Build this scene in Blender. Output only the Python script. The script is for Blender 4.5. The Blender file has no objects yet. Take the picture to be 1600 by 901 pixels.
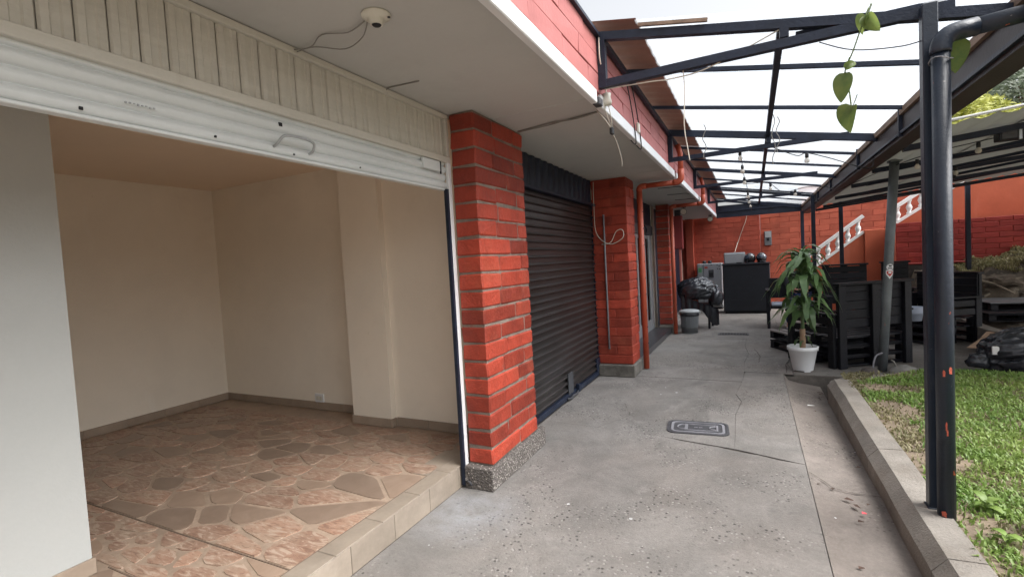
import bpy, math, random
import numpy as np
from mathutils import Vector, Matrix, noise

rnd = random.Random(7)
C = bpy.context.scene.collection
S = bpy.context.scene
R = math.radians

# ------------------------------------------------------------------ camera
yaw, pitch, roll, FPX = 0.462294, -0.0473443, 0.0556825, 759.98
F = Vector((-math.sin(yaw) * math.cos(pitch), math.cos(yaw) * math.cos(pitch), math.sin(pitch)))
r0 = Vector((math.cos(yaw), math.sin(yaw), 0)); d0 = F.cross(r0)
RT = math.cos(roll) * r0 + math.sin(roll) * d0
DN = math.cos(roll) * d0 - math.sin(roll) * r0
cam_data = bpy.data.cameras.new('camera'); cam = bpy.data.objects.new('camera', cam_data); C.objects.link(cam)
m3 = Matrix((RT, -DN, -F)).transposed()
cam.matrix_world = Matrix.Translation((0, 0, 1.5)) @ m3.to_4x4()
cam_data.sensor_width = 36; cam_data.lens = FPX / 1600 * 36; cam_data.clip_end = 500; cam_data.clip_start = .05
S.camera = cam

# ------------------------------------------------------------------ sky and sun (overcast)
W = bpy.data.worlds.new('World'); S.world = W; W.use_nodes = True
nt = W.node_tree; bg = nt.nodes['Background']
sky = nt.nodes.new('ShaderNodeTexSky'); sky.sky_type = 'NISHITA'; sky.sun_disc = False
SUN_EL, SUN_AZ = R(52), R(92)
sky.sun_elevation = SUN_EL; sky.sun_rotation = SUN_AZ; sky.air_density = 1.0; sky.dust_density = 6.0; sky.ozone_density = 1.0
hs = nt.nodes.new('ShaderNodeHueSaturation'); hs.inputs['Saturation'].default_value = .16
nt.links.new(sky.outputs[0], hs.inputs['Color']); nt.links.new(hs.outputs[0], bg.inputs['Color'])
bg.inputs['Strength'].default_value = 0.15
sd = bpy.data.lights.new('sun', 'SUN'); sd.energy = 1.2; sd.angle = R(50); sd.color = (1, .97, .93)
so = bpy.data.objects.new('sun', sd); C.objects.link(so)
sdir = Vector((math.sin(SUN_AZ) * math.cos(SUN_EL), math.cos(SUN_AZ) * math.cos(SUN_EL), math.sin(SUN_EL)))
so.rotation_euler = sdir.to_track_quat('Z', 'Y').to_euler(); so.location = (6, 0, 9)
S.view_settings.view_transform = 'Standard'; S.view_settings.look = 'None'
S.view_settings.gamma = 1; S.view_settings.exposure = 1.15
S.cycles.max_bounces = 10; S.cycles.diffuse_bounces = 7; S.cycles.transparent_max_bounces = 16
S.cycles.sample_clamp_indirect = 6

# ------------------------------------------------------------------ materials
def nodes_of(m):
    m.use_nodes = True
    return m.node_tree, m.node_tree.nodes['Principled BSDF']

def mix(nt, a, b, fac, mode='MIX'):
    n = nt.nodes.new('ShaderNodeMix'); n.data_type = 'RGBA'; n.blend_type = mode
    def put(sock, v):
        if hasattr(v, 'links') or hasattr(v, 'is_linked'): nt.links.new(v, sock)
        elif isinstance(v, (int, float)): sock.default_value = v
        else: sock.default_value = (*v, 1) if len(v) == 3 else v
    put(n.inputs[0], fac); put(n.inputs[6], a); put(n.inputs[7], b)
    return n.outputs[2]

def noise_out(nt, vec, scale, detail=4, rough=.6, dist=0, stretch=None):
    if stretch:
        mp = nt.nodes.new('ShaderNodeMapping'); mp.inputs['Scale'].default_value = stretch
        nt.links.new(vec, mp.inputs['Vector']); vec = mp.outputs[0]
    n = nt.nodes.new('ShaderNodeTexNoise'); n.inputs['Scale'].default_value = scale
    n.inputs['Detail'].default_value = detail; n.inputs['Roughness'].default_value = rough
    n.inputs['Distortion'].default_value = dist
    nt.links.new(vec, n.inputs['Vector']); return n.outputs['Fac']

def ramp(nt, f, lo, hi, a=0., b=1.):
    n = nt.nodes.new('ShaderNodeMapRange'); n.inputs['From Min'].default_value = lo; n.inputs['From Max'].default_value = hi
    n.inputs['To Min'].default_value = a; n.inputs['To Max'].default_value = b; n.clamp = True
    nt.links.new(f, n.inputs['Value']); return n.outputs[0]

def math_n(nt, op, a, b):
    n = nt.nodes.new('ShaderNodeMath'); n.operation = op
    for s, v in zip(n.inputs, (a, b)):
        if isinstance(v, (int, float)): s.default_value = v
        else: nt.links.new(v, s)
    return n.outputs[0]

def M(name, col, rough=.6, var=.18, vs=3., fine=.1, fs=60., bump=.15, bs=90., rndv=0., metal=0., spec=.5,
      stains=(), stretch=None, coat=0.):
    """colour + broad and fine mottling + per-object variation + stains [(scale, lo, hi, colour, amount, stretch)]"""
    m = bpy.data.materials.new(name); nt, p = nodes_of(m)
    g = nt.nodes.new('ShaderNodeNewGeometry'); pos = g.outputs['Position']
    c = mix(nt, tuple(v * (1 - var) for v in col), tuple(min(1, v * (1 + var)) for v in col), ramp(nt, noise_out(nt, pos, vs, 5, .6, .3, stretch), .3, .7))
    if fine:
        c = mix(nt, c, mix(nt, (1 - fine,) * 3, (1 + fine,) * 3, noise_out(nt, pos, fs, 3, .7)), 1., 'MULTIPLY')
    if rndv:
        oi = nt.nodes.new('ShaderNodeObjectInfo')
        c = mix(nt, c, mix(nt, (1 - rndv,) * 3, (1 + rndv,) * 3, oi.outputs['Random']), 1., 'MULTIPLY')
    for st in stains:
        sc, lo, hi, sc_col, amt = st[:5]
        f = ramp(nt, noise_out(nt, pos, sc, 6, .65, .2, st[5] if len(st) > 5 else None), lo, hi, 0, amt)
        c = mix(nt, c, sc_col, f)
    nt.links.new(c, p.inputs['Base Color'])
    p.inputs['Roughness'].default_value = rough; p.inputs['Metallic'].default_value = metal
    p.inputs['Specular IOR Level'].default_value = spec
    if coat: p.inputs['Coat Weight'].default_value = coat
    if bump:
        b = nt.nodes.new('ShaderNodeBump'); b.inputs['Strength'].default_value = bump; b.inputs['Distance'].default_value = .01
        nt.links.new(noise_out(nt, pos, bs, 5, .65, 0, stretch), b.inputs['Height']); nt.links.new(b.outputs[0], p.inputs['Normal'])
    return m

WHITE_CHIP = (.7, .66, .62)
mBrick = M('painted_brick_red', (.31, .043, .023), .55, .2, 9, .16, 70, .9, 35, .34, spec=.35,
           stains=((45, .72, .74, WHITE_CHIP, .75), (26, .66, .70, (.20, .11, .08), .7), (9, .60, .78, (.13, .02, .012), .75), (3, .52, .75, (.40, .10, .055), .55), (2.0, .55, .75, (.20, .035, .025), .5)))
mBrickFar = M('painted_brick_orange', (.44, .105, .062), .65, .15, 4, .14, 60, .5, 50, .12, spec=.3,
              stains=((6, .66, .8, (.3, .05, .03), .5), (1.5, .58, .8, (.6, .17, .1), .4)))
mBrickDeepRed = M('painted_brick_deep_red', (.38, .075, .045), .65, .15, 4, .1, 60, .35, 50, .09, spec=.3)  # deeper red than the orange brick of the wall beside it
mBrickDark = M('painted_brick_maroon', (.30, .035, .030), .6, .15, 3, .12, 50, .4, 40, .14, spec=.3,
               stains=((3, .55, .8, (.42, .07, .04), .5),))
mFascia = M('painted_block_pink_red', (.40, .145, .14), .6, .12, 2.5, .06, 50, .2, 40, .07, spec=.3,
            stains=((14, .70, .76, (.16, .03, .03), .6), (1.2, .55, .8, (.38, .06, .055), .6)))
mOrangeWall = M('orange_plaster', (.46, .115, .062), .7, .12, 2, .06, 40, .25, 25, spec=.2,
                stains=((2.5, .55, .75, (.6, .22, .15), .5, (1, 1, .25)), (5, .65, .8, (.33, .07, .04), .5)))
mMortar = M('mortar_grey', (.215, .17, .14), .9, .3, 9, .3, 120, .9, 90, stains=((6, .56, .68, (.20, .05, .03), .7),))
mMortarRed = M('mortar_painted', (.30, .05, .03), .8, .2, 9, .2, 120, .5, 120)
mPebble = None
mSoffit = M('soffit_paint', (.48, .475, .455), .75, .05, .9, .03, 40, .12, 18, stains=((1.3, .55, .8, (.37, .36, .345), .6), (6, .68, .82, (.30, .29, .27), .35)))
mTrim = M('white_trim_paint', (.70, .71, .72), .5, .04, 3, .03, 60, .05)
mRoomWall = M('cream_wall_paint', (.85, .785, .675), .65, .05, 1.2, .03, 60, .12, 60, stains=((2.2, .62, .8, (.72, .65, .53), .45), (9, .70, .78, (.60, .53, .43), .5), (24, .73, .76, (.42, .37, .30), .45), (5, .64, .70, (.86, .82, .74), .35, (1, 1, .2))))
mRoomCeil = M('ceiling_paint', (.82, .67, .52), .75, .03, 1.2, .02, 60, .06, 80)
mWallGreyWhite = M('pale_wall_paint', (.43, .445, .435), .7, .04, 1.2, .03, 60, .12, 60, stains=((4, .66, .8, (.36, .37, .355), .6), (22, .72, .75, (.30, .30, .28), .5)))
mTransom = M('beige_panel_metal', (.56, .54, .48), .45, .06, 4, .06, 60, .35, 20, stretch=(.3, .5, 6), spec=.4, stains=((3, .6, .8, (.42, .39, .32), .5, (1, 3, .3)),))
mShutterW = M('white_shutter_paint', (.62, .65, .65), .38, .05, 3, .04, 50, .05, stains=((6, .62, .8, (.6, .58, .52), .5, (1, .25, 2)),), spec=.5)
mBlackMetal = M('black_shutter_metal', (.028, .025, .024), .32, .25, 3, .2, 70, .12, 60, .15, spec=.55, stains=((30, .72, .78, (.2, .19, .19), .5), (2.5, .55, .8, (.055, .053, .058), .6, (1, .3, 2))))
mBlackFrame = M('blue_black_frame_paint', (.012, .018, .035), .45, .3, 6, .25, 60, .35, 50, spec=.35, stains=((20, .68, .74, (.11, .07, .05), .6), (5, .6, .8, (.04, .042, .05), .6)))
mPost = M('black_post_paint', (.011, .018, .032), .38, .2, 5, .2, 90, .25, 60, spec=.5,
          stains=((38, .68, .72, (.26, .25, .24), .7), (11, .675, .69, (.50, .09, .045), .95, (1, 1, .45)), (6, .55, .8, (.05, .055, .065), .6)))
mChip = M('old_orange_paint', (.42, .085, .05), .7, .3, 40, .2)
mPole = M('weathered_steel', (.13, .145, .155), .45, .2, 5, .15, 60, .25, 60, metal=.25,
          stains=((7, .5, .75, (.06, .075, .07), .7, (1, 1, .4)), (10, .68, .71, (.4, .11, .08), .8, (1, 1, .3))))
mSteelDark = M('dark_gutter_sheet', (.036, .030, .030), .55, .25, 3, .15, 60, .2, 40, stains=((4, .55, .8, (.09, .08, .075), .6, (2, .4, 1)),))
mWood = M('old_wood', (.20, .14, .10), .8, .3, 6, .3, 60, .4, 50, stretch=(2, .3, 2))
mBrown = M('brown_roof_sheet', (.27, .135, .095), .7, .18, 3, .12, 40, .2, 30, .06, stains=((2, .5, .8, (.17, .085, .06), .6),))
mPipe = M('orange_pipe_paint', (.40, .075, .035), .5, .12, 6, .1, 60, .15, 50, stains=((30, .7, .74, (.25, .05, .03), .6), (50, .74, .76, WHITE_CHIP, .6)))
mPinkPole = M('pink_red_paint', (.55, .17, .14), .5, .1, 6, .06)
mRedBox = M('dull_red_paint', (.30, .045, .045), .5, .1, 4, .06)
mTile = M('beige_floor_tile', (.28, .235, .19), .38, .15, 5, .12, 60, .08, 60, .08, stains=((4, .55, .78, (.42, .36, .30), .6), (12, .69, .76, (.34, .14, .06), .5)))
mGrout = M('floor_grout', (.36, .275, .21), .4, .2, 5, .3, 45, .1, 80)
mJoint = M('brown_joint_strip', (.17, .125, .095), .5, .1, 5)
mSkirt = M('skirting_tile', (.33, .26, .20), .5, .12, 6, .1, 60, .05, 60, .06)
mKerb = M('kerb_concrete', (.235, .215, .19), .88, .22, 4, .25, 90, .7, 70, .06, stains=((2.5, .45, .72, (.15, .125, .10), .75), (14, .66, .78, (.12, .1, .085), .5)))
mSoil = M('bare_soil', (.20, .155, .11), .95, .3, 4, .3, 60, .8, 30, stains=((3, .5, .7, (.11, .08, .055), .7),))
mBank = M('bank_soil', (.105, .082, .06), .95, .4, 3, .35, 40, 1., 14, stains=((3.4, .48, .6, (.03, .024, .018), .9), (11, .55, .65, (.20, .17, .13), .8)))
mBlackWood = M('black_painted_wood', (.0075, .008, .012), .5, .35, 5, .35, 50, .6, 40, .35, spec=.3, stretch=(1, 1, 2), stains=((26, .68, .76, (.10, .095, .09), .5),))
mGreyTop = M('smooth_grey_table_top', (.19, .20, .215), .5, .12, 5, .1, 60, .1, 40)
mGreyWood = M('grey_worn_wood', (.23, .205, .195), .75, .2, 5, .25, 50, .4, 40, .12)
mBag = M('black_plastic_bag', (.022, .025, .032), .27, .1, 5, 0, 60, .35, 9, spec=.7)
mBag.node_tree.nodes['Bump'].inputs['Distance'].default_value = .05 if 'Bump' in mBag.node_tree.nodes else 0
mCard = M('cardboard', (.36, .245, .165), .85, .08, 4, .08, 60, .1, 40)
mWhitePot = M('white_plastic', (.76, .78, .80), .35, .02, 4, .02, 60, .02)
mGreyPlastic = M('grey_plastic', (.15, .16, .17), .45, .08, 4, .05, 60, .05)
mLid = M('pale_lid_plastic', (.36, .38, .39), .35, .12, 5, .06, 60, .1, 30)
mFridge = M('silver_fridge', (.36, .38, .41), .34, .04, 3, .03, 60, .03, metal=.35)
mMicro = M('silver_case', (.34, .36, .37), .4, .05, 3, .03, 60, .03, metal=.3)
mCabinet = M('black_cabinet_paint', (.014, .016, .022), .5, .2, 3, .15, 50, .12, 40, spec=.35)
mGlossBlack = M('glossy_black', (.012, .012, .014), .12, 0, 3, 0, 60, 0, spec=.6, coat=.6)
mVisor = M('visor_tint', (.05, .07, .10), .06, 0, 3, 0, 60, 0, spec=.9, coat=1.)
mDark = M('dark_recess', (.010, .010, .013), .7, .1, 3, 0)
mDarkGrey = M('dark_grey_plate', (.05, .052, .058), .45, .15, 5, .1, 60, .1, 40)
mPlatform = M('dark_polished_step', (.035, .035, .04), .3, .2, 5, .15, 60, .05, 40)
mAlu = M('aluminium', (.42, .44, .46), .35, .05, 5, .03, 60, .03, metal=.6)
mIron = M('cast_iron', (.055, .055, .062), .6, .2, 8, .2, 90, .4, 60)
mIronPale = M('worn_iron', (.22, .22, .24), .6, .2, 8, .2, 90, .4, 60)
mCable = M('white_cable', (.62, .58, .50), .6, .1, 5, 0, bump=0)
mCableGrey = M('grey_cable', (.22, .21, .19), .6, .1, 5, 0, bump=0)
mCableDark = M('black_cable', (.02, .02, .022), .6, .1, 5, 0, bump=0)
mPorcelain = M('porcelain', (.62, .60, .52), .3, .05, 5, .03, bump=.02)
mTrunk = M('bark', (.19, .13, .085), .9, .3, 9, .25, 60, .8, 40)
mCane = M('plant_cane', (.32, .215, .14), .8, .25, 16, .2, 60, .5, 50)
mBaluster = M('white_balustrade', (.80, .80, .79), .55, .05, 6, .04, 60, .1, 40)
mConcBase = M('dark_rough_concrete', (.095, .08, .075), .9, .3, 5, .3, 50, .8, 25)
mCanopyUnder = M('canopy_sheet', (.27, .265, .235), .6, .12, 2, .06, 50, .08, 40, .05, stretch=(1, .3, 1))
nt = mCanopyUnder.node_tree; p = nt.nodes['Principled BSDF']
t_ = nt.nodes.new('ShaderNodeBsdfTranslucent'); t_.inputs[0].default_value = (.62, .62, .55, 1)
mx = nt.nodes.new('ShaderNodeMixShader'); mx.inputs[0].default_value = .05
nt.links.new(p.outputs[0], mx.inputs[1]); nt.links.new(t_.outputs[0], mx.inputs[2]); nt.links.new(mx.outputs[0], nt.nodes['Material Output'].inputs['Surface'])
mSkin = M('skin', (.52, .27, .19), .5, .06, 8, .03, 60, .05)
mHair = M('dark_hair', (.018, .013, .011), .5, .2, 30, .2, 90, .5, 90)
mJacket = M('black_jacket', (.02, .021, .027), .8, .2, 8, .15, 90, .4, 60)
mJeans = M('blue_jeans', (.03, .05, .14), .85, .2, 10, .2, 120, .4, 90)
mShoe = M('white_shoe', (.6, .6, .6), .6, .08, 8, .05)
mEye = M('eye_dark', (.02, .015, .012), .2, 0, 3, 0, bump=0)
mRoot = M('pale_root', (.30, .25, .19), .9, .2, 9, .2, 60, .4, 40)
mPlinth = M('stained_plinth', (.13, .12, .105), .9, .35, 7, .3, 70, .8, 40, stains=((5, .5, .7, (.06, .055, .045), .7),))
mStone = M('grey_stone', (.22, .215, .20), .9, .2, 8, .2, 60, .6, 30)
mSticker = M('white_sticker', (.72, .72, .74), .4, .03, 5, 0, bump=0)
mStickerRed = M('red_sticker', (.50, .05, .04), .4, .03, 5, 0, bump=0)
mBlueCloth = M('pale_blue_plastic', (.50, .56, .68), .5, .05, 5, .03)
mLitter = M('dry_leaf_litter', (.07, .04, .03), .9, .3, 30, .3, rndv=.4)
mPaper = M('paper_scrap', (.75, .74, .72), .7, .05, 9, 0, rndv=.1)
mRedScrap = M('red_scrap', (.65, .05, .07), .5, 0, 3, 0)
mGreenLabel = M('green_label', (.10, .28, .13), .5, .1, 20, 0)
mRedLabel = M('red_label', (.45, .07, .05), .5, .1, 20, 0)

def leafmat(name, a, b, trans=.3, rough=.4, scale=3.):
    m = bpy.data.materials.new(name); nt, p = nodes_of(m)
    g = nt.nodes.new('ShaderNodeNewGeometry')
    oi = nt.nodes.new('ShaderNodeObjectInfo')
    c = mix(nt, a, b, ramp(nt, noise_out(nt, g.outputs['Position'], scale, 5, .7), .3, .7))
    c = mix(nt, c, mix(nt, (.75,) * 3, (1.3,) * 3, oi.outputs['Random']), 1., 'MULTIPLY')
    nt.links.new(c, p.inputs['Base Color']); p.inputs['Roughness'].default_value = rough
    t = nt.nodes.new('ShaderNodeBsdfTranslucent'); nt.links.new(c, t.inputs['Color'])
    mx = nt.nodes.new('ShaderNodeMixShader'); mx.inputs[0].default_value = trans
    nt.links.new(p.outputs[0], mx.inputs[1]); nt.links.new(t.outputs[0], mx.inputs[2])
    nt.links.new(mx.outputs[0], nt.nodes['Material Output'].inputs['Surface'])
    return m
mGrass = leafmat('grass_blades', (.10, .20, .035), (.28, .36, .10), .35, .45, 1.8)
mGrassDry = leafmat('dry_grass_blades', (.15, .15, .065), (.33, .29, .16), .3, .6, 3)
mPlantLeaf = leafmat('dracaena_leaf', (.085, .165, .065), (.17, .27, .11), .25, .28, 9)
mVineLeaf = leafmat('vine_leaf', (.10, .17, .05), (.22, .26, .07), .45, .4, 12)
mYellowLeaf = leafmat('yellow_green_foliage', (.30, .34, .07), (.55, .55, .15), .45, .5, .8)
mTreeLeaf = leafmat('grey_green_foliage', (.14, .19, .12), (.27, .33, .22), .4, .5, .6)
mDarkLeaf = leafmat('dark_green_foliage', (.10, .15, .09), (.20, .26, .16), .4, .5, .6)

# translucent roof sheet: mostly clear, slightly milky and dirty
mSheet = bpy.data.materials.new('clear_roof_sheet'); nt, p = nodes_of(mSheet)
g = nt.nodes.new('ShaderNodeNewGeometry')
tb = nt.nodes.new('ShaderNodeBsdfTransparent'); tb.inputs[0].default_value = (.64, .68, .735, 1)
tl = nt.nodes.new('ShaderNodeBsdfTranslucent'); tl.inputs[0].default_value = (.80, .82, .84, 1)
mx = nt.nodes.new('ShaderNodeMixShader')
nt.links.new(ramp(nt, noise_out(nt, g.outputs['Position'], 1.6, 5, .6, .3, (1, .4, 1)),   .3, .75, .20, .32), mx.inputs[0])
nt.links.new(tb.outputs[0], mx.inputs[1]); nt.links.new(tl.outputs[0], mx.inputs[2])
nt.links.new(mx.outputs[0], nt.nodes['Material Output'].inputs['Surface'])

# window glass: thin pane
mGlass = bpy.data.materials.new('door_glass'); nt, p = nodes_of(mGlass)
tb = nt.nodes.new('ShaderNodeBsdfTransparent'); tb.inputs[0].default_value = (.75, .82, .80, 1)
gl = nt.nodes.new('ShaderNodeBsdfGlossy'); gl.inputs['Roughness'].default_value = .03
fr = nt.nodes.new('ShaderNodeFresnel'); fr.inputs[0].default_value = 1.6
mx = nt.nodes.new('ShaderNodeMixShader'); nt.links.new(fr.outputs[0], mx.inputs[0])
nt.links.new(tb.outputs[0], mx.inputs[1]); nt.links.new(gl.outputs[0], mx.inputs[2])
nt.links.new(mx.outputs[0], nt.nodes['Material Output'].inputs['Surface'])
mBulb = bpy.data.materials.new('bulb_glass'); nt, p = nodes_of(mBulb)
p.inputs['Base Color'].default_value = (.75, .70, .62, 1); p.inputs['Roughness'].default_value = .1; p.inputs['Alpha'].default_value = .6

def concrete(name, base, warm):
    """worn concrete: broad stains, exposed aggregate pits in patches, paint specks, hairline cracks"""
    m = bpy.data.materials.new(name); nt, p = nodes_of(m)
    g = nt.nodes.new('ShaderNodeNewGeometry'); pos = g.outputs['Position']
    c = mix(nt, tuple(v * .72 for v in base), tuple(v * 1.26 for v in base), ramp(nt, noise_out(nt, pos, 1.5, 9, .72, .5), .34, .66))
    c = mix(nt, c, warm, ramp(nt, noise_out(nt, pos, .55, 4, .6, .3), .45, .7, 0, .6))
    c = mix(nt, c, tuple(v * .62 for v in base), ramp(nt, noise_out(nt, pos, 2.6, 6, .6, .6), .56, .74, 0, .55))
    c = mix(nt, c, tuple(min(1, v * 1.45) for v in base), ramp(nt, noise_out(nt, pos, 1.9, 5, .6, 1.), .60, .74, 0, .6))
    c = mix(nt, c, mix(nt, (.62,) * 3, (1.38,) * 3, noise_out(nt, pos, 38, 6, .85)), 1., 'MULTIPLY')
    c = mix(nt, c, mix(nt, (.80,) * 3, (1.2,) * 3, noise_out(nt, pos, 160, 3, .8)), 1., 'MULTIPLY')
    c = mix(nt, c, tuple(v * .55 for v in base), ramp(nt, noise_out(nt, pos, 9, 6, .7, .6), .62, .72, 0, .6))
    c = mix(nt, c, tuple(v * .6 for v in base), ramp(nt, noise_out(nt, pos, .9, 5, .65, 1.2, (1.6, .7, 1)), .57, .72, 0, .7))
    # exposed aggregate: small dark and pale pebbles inside worn patches
    v = nt.nodes.new('ShaderNodeTexVoronoi'); v.inputs['Scale'].default_value = 36; nt.links.new(pos, v.inputs['Vector'])
    patch = ramp(nt, noise_out(nt, pos, 1.35, 4, .6, .4), .47, .58)
    peb = math_n(nt, 'MULTIPLY', ramp(nt, v.outputs['Distance'], .18, .34, 1, 0), patch)
    pick = ramp(nt, v.outputs['Color'], .42, .50)
    pc = mix(nt, tuple(x * .25 for x in base), tuple(min(1, x * 1.6) for x in base), pick)
    c = mix(nt, c, pc, math_n(nt, 'MULTIPLY', peb, .9))
    # scattered pits and paint drips
    v2 = nt.nodes.new('ShaderNodeTexVoronoi'); v2.inputs['Scale'].default_value = 7.5; nt.links.new(pos, v2.inputs['Vector'])
    sep = nt.nodes.new('ShaderNodeSeparateColor'); nt.links.new(v2.outputs['Color'], sep.inputs[0])
    size = ramp(nt, sep.outputs[0], .5, 1, .0, .13)
    dot = math_n(nt, 'LESS_THAN', math_n(nt, 'ADD', v2.outputs['Distance'], math_n(nt, 'MULTIPLY', noise_out(nt, pos, 60, 2), .06)), size)
    c = mix(nt, c, mix(nt, tuple(x * .3 for x in base), (.62, .62, .63), math_n(nt, 'GREATER_THAN', sep.outputs[1], .5)), math_n(nt, 'MULTIPLY', dot, .8))
    # paint-dust smear by the first pillar
    dn = nt.nodes.new('ShaderNodeVectorMath'); dn.operation = 'DISTANCE'; dn.inputs[1].default_value = (-1.62, 2.45, 0); nt.links.new(pos, dn.inputs[0])
    sm = math_n(nt, 'MULTIPLY', ramp(nt, dn.outputs['Value'], .05, .42, 1, 0), ramp(nt, noise_out(nt, pos, 6, 5, .7), .35, .65, .1, .8))
    c = mix(nt, c, (.34, .35, .37), sm)
    nt.links.new(c, p.inputs['Base Color']); p.inputs['Roughness'].default_value = .8; p.inputs['Specular IOR Level'].default_value = .3
    b = nt.nodes.new('ShaderNodeBump'); b.inputs['Strength'].default_value = .8; b.inputs['Distance'].default_value = .008
    hh = math_n(nt, 'ADD', noise_out(nt, pos, 70, 6, .75), math_n(nt, 'MULTIPLY', peb, -.6))
    nt.links.new(hh, b.inputs['Height']); nt.links.new(b.outputs[0], p.inputs['Normal'])
    return m
mConc = concrete('path_concrete', (.205, .193, .181), (.21, .18, .158))
mConcWarm = concrete('gutter_concrete', (.205, .18, .162), (.19, .16, .138))
mCrackDark = M('crack_shadow_dirt', (.085, .072, .062), .95, .3, 9, .2)
mCrack = M('crack_dirt', (.12, .108, .098), .95, .3, 9, .2)

def pebble():
    m = bpy.data.materials.new('pebble_dash'); nt, p = nodes_of(m)
    g = nt.nodes.new('ShaderNodeNewGeometry'); pos = g.outputs['Position']
    v = nt.nodes.new('ShaderNodeTexVoronoi'); v.inputs['Scale'].default_value = 75; nt.links.new(pos, v.inputs['Vector'])
    sep = nt.nodes.new('ShaderNodeSeparateColor'); nt.links.new(v.outputs['Color'], sep.inputs[0])
    c = mix(nt, (.07, .062, .058), (.46, .42, .38), ramp(nt, sep.outputs[0], .45, .95))
    c = mix(nt, c, (.12, .105, .095), ramp(nt, v.outputs['Distance'], .28, .5))
    nt.links.new(c, p.inputs['Base Color']); p.inputs['Roughness'].default_value = .85
    b = nt.nodes.new('ShaderNodeBump'); b.inputs['Strength'].default_value = .9; b.inputs['Distance'].default_value = .01; b.invert = True
    nt.links.new(v.outputs['Distance'], b.inputs['Height']); nt.links.new(b.outputs[0], p.inputs['Normal'])
    return m
mPebble = pebble()

def flag(name, a, b, squig):
    m = bpy.data.materials.new(name); nt, p = nodes_of(m)
    g = nt.nodes.new('ShaderNodeNewGeometry'); pos = g.outputs['Position']
    oi = nt.nodes.new('ShaderNodeObjectInfo')
    c = mix(nt, a, b, ramp(nt, noise_out(nt, pos, 6, 6, .7, 1.), .35, .65))
    c = mix(nt, c, mix(nt, (.80, .80, .80), (1.2, 1.18, 1.15), oi.outputs['Random']), 1., 'MULTIPLY')
    if squig:
        f = noise_out(nt, pos, 24, 5, .7, 1.2, (.45, 1.7, 1))
        c = mix(nt, c, (.35, .265, .20), ramp(nt, noise_out(nt, pos, 5, 5, .65, .8, (.6, 1.3, 1)), .45, .62, 0, .75))
        c = mix(nt, c, (.46, .36, .285), math_n(nt, 'MULTIPLY', ramp(nt, f, .53, .58), .85))
        c = mix(nt, c, (.16, .085, .06), math_n(nt, 'MULTIPLY', ramp(nt, f, .45, .40), .6))
    nt.links.new(c, p.inputs['Base Color']); p.inputs['Roughness'].default_value = .34; p.inputs['Specular IOR Level'].default_value = .45
    return m
mFlagA = flag('mottled_flagstone', (.29, .175, .125), (.37, .24, .18), True)
mFlagB = flag('smooth_flagstone', (.255, .185, .14), (.31, .23, .178), False)

# ------------------------------------------------------------------ mesh helpers
WO = {}   # world origin of each object that may carry children

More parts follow.
